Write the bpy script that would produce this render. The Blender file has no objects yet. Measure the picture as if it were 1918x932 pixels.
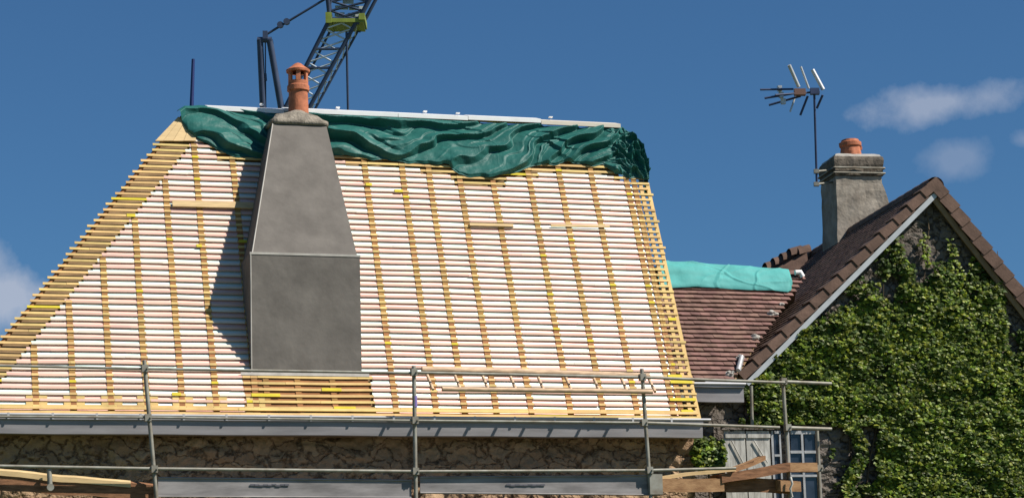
import bpy, bmesh, math, random
from mathutils import Vector, Matrix, noise
random.seed(11)
rad = math.radians
sc = bpy.context.scene
COL = sc.collection
# ------------------------------------------------------------------ camera
W, H, FPX = 1918.0, 932.0, 4700.0
PSI, ROLL, PITCH, THETA = rad(16.55), rad(-1.66), rad(11.0), rad(66.1)
CAM = Vector((0, 0, 1.6))
Fv = Vector((math.sin(PSI)*math.cos(PITCH), math.cos(PSI)*math.cos(PITCH), math.sin(PITCH)))
Rv = Vector((math.cos(PSI), -math.sin(PSI), 0)); Uv = Rv.cross(Fv)
Rr = Rv*math.cos(ROLL) + Uv*math.sin(ROLL); Ur = -Rv*math.sin(ROLL) + Uv*math.cos(ROLL)
cd = bpy.data.cameras.new('camera'); cam = bpy.data.objects.new('camera', cd); COL.objects.link(cam)
cam.matrix_world = Matrix(((Rr.x, Ur.x, -Fv.x, CAM.x), (Rr.y, Ur.y, -Fv.y, CAM.y), (Rr.z, Ur.z, -Fv.z, CAM.z), (0, 0, 0, 1)))
cd.sensor_width = 36; cd.lens = FPX/W*36; cd.clip_start = .5; cd.clip_end = 6000
sc.camera = cam
def ray(px, py): return (Fv*FPX + Rr*(px-W/2) - Ur*(py-H/2)).normalized()
def hit(px, py, p0, n):
    d = ray(px, py); return CAM + d*((p0-CAM).dot(n)/d.dot(n))
def onY(px, py, Y): return hit(px, py, Vector((0, Y, 0)), Vector((0, 1, 0)))
def atD(px, py, D):
    d = ray(px, py); return CAM + d*(D/d.dot(Fv))
# ------------------------------------------------------------------ sun and sky
SUN = Vector((-.56, .41, -.76)).normalized()          # direction the light travels
S2 = -SUN
elev = math.asin(S2.z); az = math.atan2(S2.x, S2.y)
sd = bpy.data.lights.new('sun', 'SUN'); sd.energy = 5.0; sd.angle = rad(.55); sd.color = (1, .95, .86)
so = bpy.data.objects.new('sun', sd); COL.objects.link(so)
so.rotation_euler = SUN.to_track_quat('-Z', 'Y').to_euler(); so.location = (10, -10, 30)
wd = bpy.data.worlds.new('World'); sc.world = wd; wd.use_nodes = True
nt = wd.node_tree; nt.nodes.clear()
def N(t, ty, **k):
    n = t.nodes.new(ty)
    for a, b in k.items(): setattr(n, a, b)
    return n
def mth(t, op, a, b=None, clamp=False):
    n = N(t, 'ShaderNodeMath', operation=op, use_clamp=clamp)
    for i, v in enumerate((a, b)):
        if v is None: continue
        if isinstance(v, (int, float)): n.inputs[i].default_value = v
        else: t.links.new(v, n.inputs[i])
    return n.outputs[0]
sky = N(nt, 'ShaderNodeTexSky', sky_type='NISHITA', sun_disc=False)
sky.sun_elevation = elev; sky.sun_rotation = az
sky.air_density = 1.0; sky.dust_density = .1; sky.ozone_density = 3.0; sky.altitude = 300
tint = N(nt, 'ShaderNodeMix', data_type='RGBA', blend_type='MULTIPLY'); tint.inputs[0].default_value = 1
nt.links.new(sky.outputs[0], tint.inputs[6]); tint.inputs[7].default_value = (.40, .66, .86, 1)
tc = N(nt, 'ShaderNodeTexCoord')
nrm = N(nt, 'ShaderNodeVectorMath', operation='NORMALIZE'); nt.links.new(tc.outputs['Generated'], nrm.inputs[0])
nz = N(nt, 'ShaderNodeTexNoise'); nz.inputs['Scale'].default_value = 30; nz.inputs['Detail'].default_value = 7; nz.inputs['Roughness'].default_value = .62
nt.links.new(nrm.outputs[0], nz.inputs['Vector'])
total = None
# each cloud: centre direction, half width and half height (radians), tilt, strength
for (px, py, hw, hh, tl, st) in ((1770, 192, 185, 42, .12, .55), (1800, 292, 70, 38, .2, .28), (1925, 262, 40, 24, 0, .3), (20, 560, 95, 85, .1, .75), (-60, 520, 120, 90, .1, .6)):
    c = ray(px, py); ex = (Rr - c*Rr.dot(c)).normalized(); ey = c.cross(ex)*-1
    a, b = math.cos(tl), math.sin(tl); e1 = ex*a + ey*b; e2 = ey*a - ex*b
    ds = []
    for e, r in ((e1, hw/FPX), (e2, hh/FPX)):
        dn = N(nt, 'ShaderNodeVectorMath', operation='DOT_PRODUCT'); nt.links.new(nrm.outputs[0], dn.inputs[0]); dn.inputs[1].default_value = e
        q = mth(nt, 'DIVIDE', dn.outputs['Value'], r); ds.append(mth(nt, 'MULTIPLY', q, q))
    fr = N(nt, 'ShaderNodeVectorMath', operation='DOT_PRODUCT'); nt.links.new(nrm.outputs[0], fr.inputs[0]); fr.inputs[1].default_value = c
    front = mth(nt, 'GREATER_THAN', fr.outputs['Value'], 0)
    g = mth(nt, 'SUBTRACT', 1.0, mth(nt, 'SQRT', mth(nt, 'ADD', ds[0], ds[1])))
    nn = mth(nt, 'MULTIPLY', mth(nt, 'SUBTRACT', nz.outputs[0], .5), 2.9)
    g = mth(nt, 'ADD', mth(nt, 'MULTIPLY', g, 1.25), nn, True)
    g = mth(nt, 'MULTIPLY', mth(nt, 'MULTIPLY', g, st), front)
    total = g if total is None else mth(nt, 'MAXIMUM', total, g)
mixc = N(nt, 'ShaderNodeMix', data_type='RGBA'); nt.links.new(total, mixc.inputs[0])
nt.links.new(tint.outputs[2], mixc.inputs[6]); mixc.inputs[7].default_value = (5.6, 6.1, 7.3, 1)
bg = N(nt, 'ShaderNodeBackground'); bg.inputs[1].default_value = .068
wo = N(nt, 'ShaderNodeOutputWorld'); nt.links.new(mixc.outputs[2], bg.inputs[0]); nt.links.new(bg.outputs[0], wo.inputs[0])
sc.view_settings.view_transform = 'Standard'; sc.view_settings.look = 'None'
sc.view_settings.exposure = .35; sc.view_settings.gamma = 1; sc.view_settings.use_curve_mapping = False

# ------------------------------------------------------------------ materials
def mat(name, col, rough=.8, var=.0, vscale=6, col2=None, island=0., bump=0., bscale=30, metal=0., spec=.3, stretch=None, trans=0., hue=0.):
    m = bpy.data.materials.new(name); m.use_nodes = True; t = m.node_tree; b = t.nodes['Principled BSDF']
    b.inputs['Roughness'].default_value = rough; b.inputs['Metallic'].default_value = metal; b.inputs['Specular IOR Level'].default_value = spec
    tc = N(t, 'ShaderNodeTexCoord'); vec = tc.outputs['Object']
    if stretch:
        mp = N(t, 'ShaderNodeMapping'); mp.inputs['Scale'].default_value = stretch; t.links.new(vec, mp.inputs[0]); vec = mp.outputs[0]
    no = N(t, 'ShaderNodeTexNoise'); no.inputs['Scale'].default_value = vscale; no.inputs['Detail'].default_value = 6; no.inputs['Roughness'].default_value = .6
    t.links.new(vec, no.inputs['Vector'])
    rp = N(t, 'ShaderNodeValToRGB'); rp.color_ramp.elements[0].position = .32; rp.color_ramp.elements[1].position = .68
    c2 = col2 or tuple(max(0, c*(1-var)) for c in col)
    rp.color_ramp.elements[0].color = (*c2, 1); rp.color_ramp.elements[1].color = (*(tuple(min(1, c*(1+var*.5)) for c in col) if not col2 else col), 1)
    t.links.new(no.outputs[0], rp.inputs[0]); out = rp.outputs[0]
    if island or hue:
        ge = N(t, 'ShaderNodeNewGeometry'); hs = N(t, 'ShaderNodeHueSaturation')
        t.links.new(mth(t, 'ADD', mth(t, 'MULTIPLY', ge.outputs['Random Per Island'], 2*island), 1-island), hs.inputs['Value'])
        if hue:
            r2 = mth(t, 'FRACT', mth(t, 'MULTIPLY', ge.outputs['Random Per Island'], 17.31))
            t.links.new(mth(t, 'ADD', mth(t, 'MULTIPLY', r2, 2*hue), .5-hue), hs.inputs['Hue'])
        t.links.new(out, hs.inputs['Color']); out = hs.outputs[0]
    t.links.new(out, b.inputs['Base Color'])
    if bump:
        n2 = N(t, 'ShaderNodeTexNoise'); n2.inputs['Scale'].default_value = bscale; n2.inputs['Detail'].default_value = 5; t.links.new(vec, n2.inputs['Vector'])
        bp = N(t, 'ShaderNodeBump'); bp.inputs['Strength'].default_value = 1; bp.inputs['Distance'].default_value = bump
        t.links.new(n2.outputs[0], bp.inputs['Height']); t.links.new(bp.outputs[0], b.inputs['Normal'])
    if trans:
        tr = N(t, 'ShaderNodeBsdfTranslucent'); t.links.new(out, tr.inputs[0]); mx = N(t, 'ShaderNodeMixShader'); mx.inputs[0].default_value = trans
        t.links.new(b.outputs[0], mx.inputs[1]); t.links.new(tr.outputs[0], mx.inputs[2]); t.links.new(mx.outputs[0], t.nodes['Material Output'].inputs[0])
    return m
M = {}
M['lath_pale'] = mat('pale_batten_wood', (.72, .63, .53), .75, .10, 2, island=.08, hue=.008)  # overexposed look of battens over the foil put into paler wood colour
M['lath_pink'] = mat('pinkish_batten_wood', (.68, .44, .35), .75, .12, 2, island=.10, hue=.008)
M['lath_gold'] = mat('fresh_batten_wood', (.67, .46, .18), .75, .2, 3, island=.16, hue=.012)
M['lath_yellow'] = mat('yellow_stained_wood', (.66, .53, .04), .75, .15, 5)
M['rafter'] = mat('counter_batten_wood', (.34, .17, .06), .85, .3, 5, island=.12, hue=.015)
M['board'] = mat('softwood_board', (.60, .43, .22), .75, .2, 4, island=.1, stretch=(1, 6, 6))
M['dark_deck'] = mat('brown_sarking', (.26, .17, .09), .9, .3, 4)
M['under_white'] = mat('silver_foil_underlay', (.66, .80, .74), .52, .06, 3, metal=.72)  # mint tint: teal of the batten shadows put into the foil colour
M['white_metal'] = mat('white_ridge_metal', (.85, .84, .82), .4, .08, 3, spec=.5)
M['cement'] = mat('cement_render', (.185, .166, .147), .95, .0, 2.4, col2=(.130, .116, .103), bump=.006, bscale=9)
M['cement_lit_edge'] = mat('cement_edge_highlight', (.46, .43, .39), .95, .2, 4)  # sunlit edge put into a paler cement colour
M['mortar'] = mat('rough_mortar', (.27, .235, .19), .95, .45, 9, bump=.02, bscale=30)
M['terracotta'] = mat('terracotta', (.47, .16, .08), .75, .35, 9, bump=.004)
M['zinc'] = mat('zinc_gutter', (.29, .275, .28), .5, .22, 1.2, stretch=(1, 8, 8), metal=.15)
M['zinc_light'] = mat('zinc_rim', (.50, .49, .50), .45, .15, 2, metal=.2)
M['galv'] = mat('galvanised_steel', (.33, .325, .28), .6, .0, 5, col2=(.20, .17, .13), metal=.3, spec=.4)
M['alu'] = mat('aluminium_board', (.27, .25, .245), .6, .4, 1.6, stretch=(1, 1, 5), metal=.15)
M['dark_mark'] = mat('faded_print', (.10, .10, .12), .8)
M['red_mark'] = mat('faded_red_print', (.30, .12, .12), .8)
M['tarp'] = mat('dark_green_tarpaulin', (.019, .118, .102), .5, .15, 3, spec=.25, bump=.012, bscale=9)
M['tarp2'] = mat('turquoise_tarpaulin', (.09, .37, .35), .65, .12, 3, spec=.2, bump=.008, bscale=9)
M['tile_wing'] = mat('plum_roof_tile', (.215, .122, .10), .85, .35, 5, island=.2, hue=.01)
M['tile_dark'] = mat('brown_roof_tile', (.135, .078, .060), .85, .35, 3, island=.22, hue=.01)
M['tile_verge'] = mat('brown_verge_tile', (.145, .088, .065), .85, .35, 5, island=.15, bump=.004)
M['rake_white'] = mat('grey_rake_trim', (.50, .52, .54), .5, .15, 5, metal=.1)
M['old_wood'] = mat('weathered_plank', (.25, .12, .06), .85, .5, 5, island=.15, stretch=(1, 5, 5), bump=.004)
M['pine'] = mat('rough_sawn_pine', (.44, .26, .13), .85, .0, 4, col2=(.22, .11, .05), stretch=(1, 2.2, 2.2), bump=.004)
M['ladder'] = mat('ladder_wood', (.66, .46, .30), .75, .4, 5, stretch=(1, 5, 5))
M['white_old'] = mat('peeling_white_paint', (.62, .60, .55), .8, .0, 7, col2=(.30, .28, .25), stretch=(2, 2, .5))
M['frame'] = mat('grey_window_paint', (.42, .42, .43), .6, .25, 8)
M['glass'] = mat('dusky_window_glass', (.03, .04, .06), .15, .5, 4, spec=.6)
M['crane_dark'] = mat('dark_blue_crane_steel', (.05, .07, .125), .5, .2, 2)
M['crane_lace'] = mat('pale_crane_lacing', (.55, .62, .70), .5, .3, 2)
M['crane_green'] = mat('lime_crane_collar', (.24, .29, .05), .5, .3, 2)
M['crane_white'] = mat('white_crane_panel', (.55, .62, .62), .5, .2, 2)
M['rod'] = mat('dark_blue_rod', (.015, .03, .12), .5)
M['antenna'] = mat('antenna_aluminium', (.62, .62, .62), .4, .15, 6, metal=.3)
M['antenna_dark'] = mat('antenna_dark_metal', (.05, .07, .14), .5, .2, 6)
M['antenna_box'] = mat('antenna_brown_plastic', (.22, .12, .09), .6)
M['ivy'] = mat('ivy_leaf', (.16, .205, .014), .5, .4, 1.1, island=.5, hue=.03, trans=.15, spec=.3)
M['ivy_dark'] = mat('ivy_leaf_shade', (.045, .074, .008), .6, .4, 1.1, island=.4, hue=.02, trans=.08, spec=.2)  # darker leaf copy: shade of the leaf gaps put into colour
M['stem'] = mat('ivy_stem', (.12, .085, .05), .9, .3, 9)
M['ground'] = mat('grass_ground', (.10, .12, .05), .95, .4, .4)
M['purple'] = mat('purple_film', (.22, .17, .42), .6, .2, 5)

M['old_render'] = mat('old_chimney_render', (.38, .335, .28), .95, .0, 3.5, col2=(.19, .16, .13), bump=.015, bscale=12)
M['dark_brick'] = mat('sooty_chimney_head', (.15, .125, .10), .95, .5, 7, bump=.015, bscale=20)
M['pale_mortar'] = mat('pale_mortar', (.42, .39, .35), .9, .2, 6)
def stone(name, ca, cb, cm, scale=3.2, dirt=0.):
    m = bpy.data.materials.new(name); m.use_nodes = True; t = m.node_tree; b = t.nodes['Principled BSDF']; b.inputs['Roughness'].default_value = .95; b.inputs['Specular IOR Level'].default_value = .15
    tc = N(t, 'ShaderNodeTexCoord'); no = N(t, 'ShaderNodeTexNoise'); no.inputs['Scale'].default_value = 2.2; no.inputs['Detail'].default_value = 6
    t.links.new(tc.outputs['Object'], no.inputs['Vector'])
    n3 = N(t, 'ShaderNodeTexNoise'); n3.inputs['Scale'].default_value = 14; n3.inputs['Detail'].default_value = 6; t.links.new(tc.outputs['Object'], n3.inputs['Vector'])
    mp = N(t, 'ShaderNodeMapping'); mp.inputs['Scale'].default_value = (scale*.72, scale, scale*1.5)
    vm = N(t, 'ShaderNodeVectorMath', operation='MULTIPLY_ADD'); t.links.new(no.outputs['Color'], vm.inputs[0]); vm.inputs[1].default_value = (.75, .75, .75)
    t.links.new(tc.outputs['Object'], vm.inputs[2]); t.links.new(vm.outputs[0], mp.inputs[0])
    vo = N(t, 'ShaderNodeTexVoronoi'); t.links.new(mp.outputs[0], vo.inputs['Vector']); vo.inputs['Scale'].default_value = 1
    ve = N(t, 'ShaderNodeTexVoronoi', feature='DISTANCE_TO_EDGE'); t.links.new(mp.outputs[0], ve.inputs['Vector']); ve.inputs['Scale'].default_value = 1
    sx = N(t, 'ShaderNodeSeparateColor'); t.links.new(vo.outputs['Color'], sx.inputs[0])
    mx = N(t, 'ShaderNodeMix', data_type='RGBA'); t.links.new(mth(t, 'ADD', mth(t, 'MULTIPLY', sx.outputs[0], .6), mth(t, 'MULTIPLY', n3.outputs[0], .5), True), mx.inputs[0]); mx.inputs[6].default_value = (*ca, 1); mx.inputs[7].default_value = (*cb, 1)
    ed = N(t, 'ShaderNodeValToRGB'); ed.color_ramp.elements[0].position = .0; ed.color_ramp.elements[1].position = .13
    t.links.new(mth(t, 'ADD', ve.outputs['Distance'], mth(t, 'MULTIPLY', mth(t, 'SUBTRACT', n3.outputs[0], .41), .36)), ed.inputs[0])
    m2 = N(t, 'ShaderNodeMix', data_type='RGBA'); t.links.new(ed.outputs[0], m2.inputs[0]); m2.inputs[6].default_value = (*cm, 1); t.links.new(mx.outputs[2], m2.inputs[7])
    t.links.new(m2.outputs[2], b.inputs['Base Color'])
    bp = N(t, 'ShaderNodeBump'); bp.inputs['Distance'].default_value = .05; t.links.new(mth(t, 'ADD', mth(t, 'MULTIPLY', ed.outputs[0], .4), mth(t, 'MULTIPLY', n3.outputs[0], .9)), bp.inputs['Height']); t.links.new(bp.outputs[0], b.inputs['Normal'])
    return m
M['rubble'] = stone('rubble_stone', (.25, .155, .092), (.44, .30, .185), (.13, .08, .047), 3.8)
M['gable_stone'] = stone('gable_stone', (.10, .085, .07), (.22, .185, .16), (.05, .04, .032), 4.6)

# ------------------------------------------------------------------ mesh helpers
class MB:
    def __init__(s): s.v = []; s.f = []; s.mi = []; s.sm = []
    def add(s, vs, fs, mi=0, smooth=False):
        b = len(s.v); s.v += [tuple(v) for v in vs]
        for f in fs: s.f.append([b+i for i in f]); s.mi.append(mi); s.sm.append(smooth)
        return s
    def hexa(s, p, mi=0):   # p: 8 corners, bottom 4 then top 4
        return s.add(p, [(0, 3, 2, 1), (4, 5, 6, 7), (0, 1, 5, 4), (1, 2, 6, 5), (2, 3, 7, 6), (3, 0, 4, 7)], mi)
    def box(s, o, ex, ey, ez, a, b, c, mi=0):  # o origin; ranges a,b,c along unit axes
        p = [o + ex*x + ey*y + ez*z for z in c for (x, y) in ((a[0], b[0]), (a[1], b[0]), (a[1], b[1]), (a[0], b[1]))]
        return s.hexa(p, mi)
    def tube(s, pts, r, n=8, mi=0, r2=None, cap=True):
        pts = [Vector(p) for p in pts]; rings = []
        for i, p in enumerate(pts):
            d = (pts[min(i+1, len(pts)-1)] - pts[max(i-1, 0)]).normalized()
            a = d.cross(Vector((.31, .2, .93))).normalized(); b = d.cross(a)
            rr = r if r2 is None else r + (r2-r)*i/(len(pts)-1)
            rings.append([p + a*math.cos(2*math.pi*k/n)*rr + b*math.sin(2*math.pi*k/n)*rr for k in range(n)])
        vs = [v for g in rings for v in g]; fs = []
        for i in range(len(pts)-1):
            for k in range(n): fs.append((i*n+k, i*n+(k+1) % n, (i+1)*n+(k+1) % n, (i+1)*n+k))
        s.add(vs, fs, mi, True)
        if cap: s.add(rings[0], [tuple(range(n))[::-1]], mi); s.add(rings[-1], [tuple(range(n))], mi)
        return s
    def lathe(s, c, prof, n=44, mi=0, wob=0.):
        vs = []; fs = []
        for i, (r, z) in enumerate(prof):
            for k in range(n):
                a = 2*math.pi*k/n; w = 1 + wob*(noise.noise(Vector((math.cos(a)*2, math.sin(a)*2, z*6))))
                vs.append(c + Vector((math.cos(a)*r*w, math.sin(a)*r*w, z)))
        for i in range(len(prof)-1):
            for k in range(n): fs.append((i*n+k, i*n+(k+1) % n, (i+1)*n+(k+1) % n, (i+1)*n+k))
        return s.add(vs, fs, mi, False)
    def build(s, name, mats, parent=None, origin=None):
        me = bpy.data.meshes.new(name)
        o0 = Vector(origin) if origin is not None else Vector((0, 0, 0))
        me.from_pydata([Vector(v)-o0 for v in s.v], [], s.f)
        for m in (mats if isinstance(mats, (list, tuple)) else [mats]): me.materials.append(m)
        me.polygons.foreach_set('material_index', s.mi); me.polygons.foreach_set('use_smooth', s.sm); me.update()
        bm = bmesh.new(); bm.from_mesh(me); bmesh.ops.recalc_face_normals(bm, faces=bm.faces); bm.to_mesh(me); bm.free()
        o = bpy.data.objects.new(name, me); COL.objects.link(o); o.location = o0
        if parent is not None:
            o.parent = parent
            w = Vector((0, 0, 0)); q = parent
            while q is not None: w += q.location; q = q.parent
            o.location = o0 - w
        return o
def tag(o, label=None, cat=None, group=None, kind=None):
    for k, v in (('label', label), ('category', cat), ('group', group), ('kind', kind)):
        if v: o[k] = v
    return o
def thing(name, label, cat, loc, group=None):
    o = bpy.data.objects.new(name, None); COL.objects.link(o); o.location = loc; o.empty_display_size = .2
    return tag(o, label, cat, group)
X, Y, Z = Vector((1, 0, 0)), Vector((0, 1, 0)), Vector((0, 0, 1))
def lerp(a, b, t): return a + (b-a)*t
def curve(pts, x):
    if x <= pts[0][0]: return pts[0][1]
    for (a, b), (c, d) in zip(pts, pts[1:]):
        if x <= c: return b + (d-b)*(x-a)/(c-a)
    return pts[-1][1]

# ------------------------------------------------------------------ ground
g = MB(); g.add([(-3000, -3000, 0), (3000, -3000, 0), (3000, 3000, 0), (-3000, 3000, 0)], [(0, 1, 2, 3)])
tag(g.build('ground', M['ground']), kind='structure')

# ------------------------------------------------------------------ main house: roof frame of reference
E0 = atD(700, 782, 37.0)                      # a point of the eave edge
SD = Vector((0, math.cos(THETA), math.sin(THETA))); ND = Vector((0, -math.sin(THETA), math.cos(THETA)))
YE = E0.y; ZE = E0.z
def roofuv(px, py, n=0.):
    p = hit(px, py, E0 + ND*n, ND) - E0; return p.x, p.dot(SD)
def RP(u, s, n=0.): return E0 + X*u + SD*s + ND*n
UL, SR0 = roofuv(345, 205); UR, SR1 = roofuv(1210, 340)[0], roofuv(1185, 236)[1]
SR = (SR0 + roofuv(1150, 232)[1])/2
UV = roofuv(1308, 775)[0]                     # right verge
UVt = roofuv(1214, 345)[0]
hipT = roofuv(338, 218); hipB = roofuv(0, 638)
def hipU(s): return hipT[0] + (hipB[0]-hipT[0])*(s-hipT[1])/(hipB[1]-hipT[1])
inT = roofuv(362, 262); inB = roofuv(0, 712)
def inU(s): return inT[0] + (inB[0]-inT[0])*(s-inT[1])/(inB[1]-inT[1])
verT, verB = roofuv(1214, 345), roofuv(1310, 778)
VTOP = sorted((q[1], q[0]) for q in (roofuv(1208, 345), roofuv(1200, 310), roofuv(1188, 275), roofuv(1160, 245), roofuv(1135, 230)))
def verU(s):
    if s > verT[1]: return curve(VTOP, s)
    return verT[0] + (verB[0]-verT[0])*(s-verT[1])/(verB[1]-verT[1])
print('ridge s', SR0, SR1, roofuv(1150, 232)[1], 'eave s', roofuv(5, 768)[1], roofuv(1310, 780)[1], 'UL', UL, 'UV', UV, UVt, 'hip eave', hipU(0), 'YE,ZE', YE, ZE)
house = thing('house', 'old rubble stone house with steep roof stripped to battens and big grey chimney', 'house', (E0.x, YE+.4, 0))
RZ = ZE + SR*SD.z; RY = YE + SR*SD.y; WY = YE + .32
BY = 2*RY - YE
UH = hipU(0)
# roof structure: sarking under everything
m = MB()
a, b, c, d = RP(UH+.05, 0, -.03), RP(UV-.35, 0, -.03), RP(verU(SR)-.05, SR-.05, -.03), RP(UL+.05, SR-.05, -.03)
ab = Vector((a.x, BY, a.z)); bb = Vector((b.x, BY, b.z))
m.add([a, b, c, d, ab, bb], [(0, 1, 2, 3), (0, 3, 4), (4, 3, 2, 5), (1, 5, 2), (0, 4, 5, 1)])
roof = m.build('roof', M['dark_deck'], house)
# walls
wl, wr = E0.x + UH + .35, onY(1298, 850, WY).x
wt = ZE - .18
m = MB()
x0, x1, z0 = wl, wr, ZE - 1.45
nx, nzc = 620, 60
vs = []; fs = []
def relief(x, z, sc_=1.0):
    q = Vector((x*1.9, 3.3, z*3.4)) + Vector((noise.noise(Vector((x*1.3, 0, z*1.3))), 0, noise.noise(Vector((x*1.3, 7, z*1.3)))))*.8
    dd = noise.voronoi(q)[0]; e = min(1, (dd[1]-dd[0])*2.0)
    return -.04*e - .05*noise.fractal(Vector((x*3, 5, z*3)), .8, 2, 4) - .03*noise.noise(Vector((x*1.1, 0, z*2)))
for j in range(nzc+1):
    z = lerp(z0, wt, j/nzc)
    for i in range(nx+1):
        x = lerp(x0, x1, i/nx); vs.append((x, WY + relief(x, z), z))
for j in range(nzc):
    for i in range(nx):
        k = j*(nx+1)+i; fs.append((k, k+1, k+nx+2, k+nx+1))
m.add(vs, fs, 0, True)
P4 = [Vector((x0, WY+.07, 0)), Vector((x1, WY+.07, 0)), Vector((x1, BY-.35, 0)), Vector((x0, BY-.35, 0))]
m.hexa(P4 + [Vector((p.x, p.y, wt)) for p in P4])
m.box(Vector((0, 0, 0)), X, Y, Z, (x0, x1), (WY-.01, WY+.06), (0, z0-.003))
m.build('wall', M['rubble'], house)
# underlay sheet over the middle, as strips between battens: every other strip pink
PITCHL = .1055; NROW = int((SR-.02)/PITCHL)
utop = [(-9, 0)]
def topS(u):                                   # upper ragged edge of underlay, in slope metres
    return curve(UTOP, u)
UTOP = sorted([roofuv(*p) for p in ((350, 268), (372, 262), (400, 285), (408, 303), (500, 305), (625, 303), (640, 306), (760, 318), (840, 330), (850, 347), (940, 350), (948, 335), (1000, 330), (1062, 322), (1145, 325), (1150, 342), (1190, 348), (1215, 348))])
chU0, chS1 = roofuv(452, 705); chU1 = roofuv(692, 705)[0]; chS0 = roofuv(570, 772)[1]
verIn = [(roofuv(1190, 348)), (roofuv(1268, 745))]
def verInU(s): return verIn[0][0] + (verIn[1][0]-verIn[0][0])*(s-verIn[0][1])/(verIn[1][1]-verIn[0][1])
mem = MB()
def rowS(k): return .035 + k*PITCHL
def uspan(s):   # list of underlay spans (u0,u1) at slope s
    out = []; n = 300; a_, b_ = inU(s)+.03, verInU(s)
    cur = None; st = .04
    u = a_
    while u < b_:
        ok = s < topS(u)
        if s < chS1 and chU0 < u < chU1: ok = False
        if ok and cur is None: cur = u
        if not ok and cur is not None: out.append((cur, u)); cur = None
        u += st
    if cur is not None: out.append((cur, b_))
    return out
M['under_pink'] = mat('pink_sheen_foil', (.78, .44, .37), .52, .15, 1.2, col2=(.76, .56, .48), metal=.72)  # pink sheen of the foil put into the colour of alternate strips
def wob(u, s): return .006*noise.noise(Vector((u*.9, s*1.1, 3)))
for k in range(0, NROW+1):
    s0 = rowS(k)-PITCHL*.5; s1 = rowS(k)+PITCHL*.5
    for (u0, u1) in uspan(rowS(k)):
        n = max(2, int((u1-u0)/.25)); vs = []; fs = []
        for i in range(n+1):
            u = lerp(u0, u1, i/n)
            for q, s in ((0, max(.02, s0)), (1, (s0+s1)/2), (2, s1)):
                vs.append(RP(u, s, .004 + (.004 if q != 1 else .0) + .003*noise.noise(Vector((u*2.3, s*4, 0)))))
        for i in range(n):
            for q in range(2): fs.append((i*3+q, i*3+3+q, i*3+4+q, i*3+1+q))
        # material by gap: the strip between lath k-1 and k
        for fi, f in enumerate(fs):
            gap = (k + (fi % 2)) % 2
            mem.add([vs[i] for i in f], [(0, 1, 2, 3)], gap)
mem.build('underlay', [M['under_white'], M['under_pink']], house)
# rafters / counter battens
cols = [(65, 700), (130, 600), (199, 600), (262, 560), (326, 560), (388, 560), (445, 400), (715, 560), (787, 560), (838, 560), (896, 560), (960, 560), (1031, 560), (1090, 560), (1152, 560), (1218, 560), (1232, 560), (500, 740), (560, 740), (625, 740)]
for i, (px, py) in enumerate(cols):
    u = roofuv(px, py)[0]
    # highest s where the column is right of the inner hip
    s1 = SR-.1
    while s1 > 0 and (inU(s1) > u-.05): s1 -= .02
    if s1 < .3: continue
    if py == 740: s1 = chS1
    wdt = .085
    m = MB(); nseg = 10
    for j in range(nseg):
        sa, sb = lerp(.03, s1, j/nseg), lerp(.03, s1, (j+1)/nseg)-.001
        du = .012*noise.noise(Vector((u, sa, 9)))
        m.box(E0, X, SD, ND, (u-wdt/2+du, u+wdt/2+du), (sa, sb), (.010, .022))
    if i < 7:   # splayed foot piece at the eave
        m.box(E0, X, SD, ND, (u-.14, u+.16), (.13, .36), (.0095, .0215), 1)
    m.build('rafter', [M['rafter'], M['lath_gold']], house)
# battens
CU = [roofuv(px, py)[0] for (px, py) in cols if py != 740]
lm = MB()
LT = (.022, .036)
for k in range(NROW+2):
    s = rowS(k); 
    if s > SR-.03: break
    w = .040
    a_ = hipU(s) - .03 + random.uniform(-.04, .03); b_ = verU(s) + random.uniform(-.05, .05)
    if s > roofuv(320, 258)[1]: a_ = inU(s)+.1
    spans = uspan(s)
    pts = [a_, b_]
    for sp in spans: pts += [sp[0], sp[1]]
    for j in range(random.randint(1, 3)): pts.append(random.uniform(a_, b_))
    gc = [c for c in CU if c > inU(s)+.08]
    for c in gc: pts += [c-.052, c+.052]
    pts = sorted(p for p in pts if a_ <= p <= b_)
    for ua, ub in zip(pts, pts[1:]):
        if ub-ua < .02: continue
        mid = (ua+ub)/2; mi = 1
        if any(p0-.001 <= mid <= p1+.001 for p0, p1 in spans): mi = 0 if k % 2 else 3
        if k < 2 or any(abs(mid-c) < .052 for c in gc): mi = 1
        if mi == 1 and random.random() < .03 and ub-ua < .9: mi = 2
        n = max(1, int((ub-ua)/.5)); ds = random.uniform(-.004, .004)
        vs = []; fs = []
        for i in range(n+1):
            u = lerp(ua+.002, ub-.002, i/n); o = wob(u, s)*2 + ds
            for (ss, nn) in ((s+o-w/2, LT[0]), (s+o-w/2, LT[1]), (s+o+w/2, LT[1]), (s+o+w/2, LT[0])): vs.append(RP(u, ss, nn))
        for i in range(n):
            for q in range(4): fs.append((i*4+q, i*4+(q+1) % 4, i*4+4+(q+1) % 4, i*4+4+q))
        fs += [(0, 3, 2, 1), (n*4, n*4+1, n*4+2, n*4+3)]
        lm.add(vs, fs, mi)
# short yellow stained lengths
for (px, py, wpx) in ((1275, 719, 22), (1277, 748, 26), (1262, 703, 14), (1285, 768, 12), (645, 768, 20), (497, 741, 26), (620, 731, 18), (245, 408, 8), (745, 356, 8), (640, 660, 0), (1258, 600, 8), (690, 350, 6), (372, 460, 5), (455, 452, 8), (330, 743, 8)):
    if not wpx: continue
    u, s = roofuv(px, py); k = round((s-.035)/PITCHL); s = rowS(k)
    lm.box(E0, X, SD, ND, (u-wpx/122, u+wpx/122), (s-.026, s+.026), (.040, .0455), 2)
lm.build('roof_battens', [M['lath_pale'], M['lath_gold'], M['lath_yellow'], M['lath_pink']], house)
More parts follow.
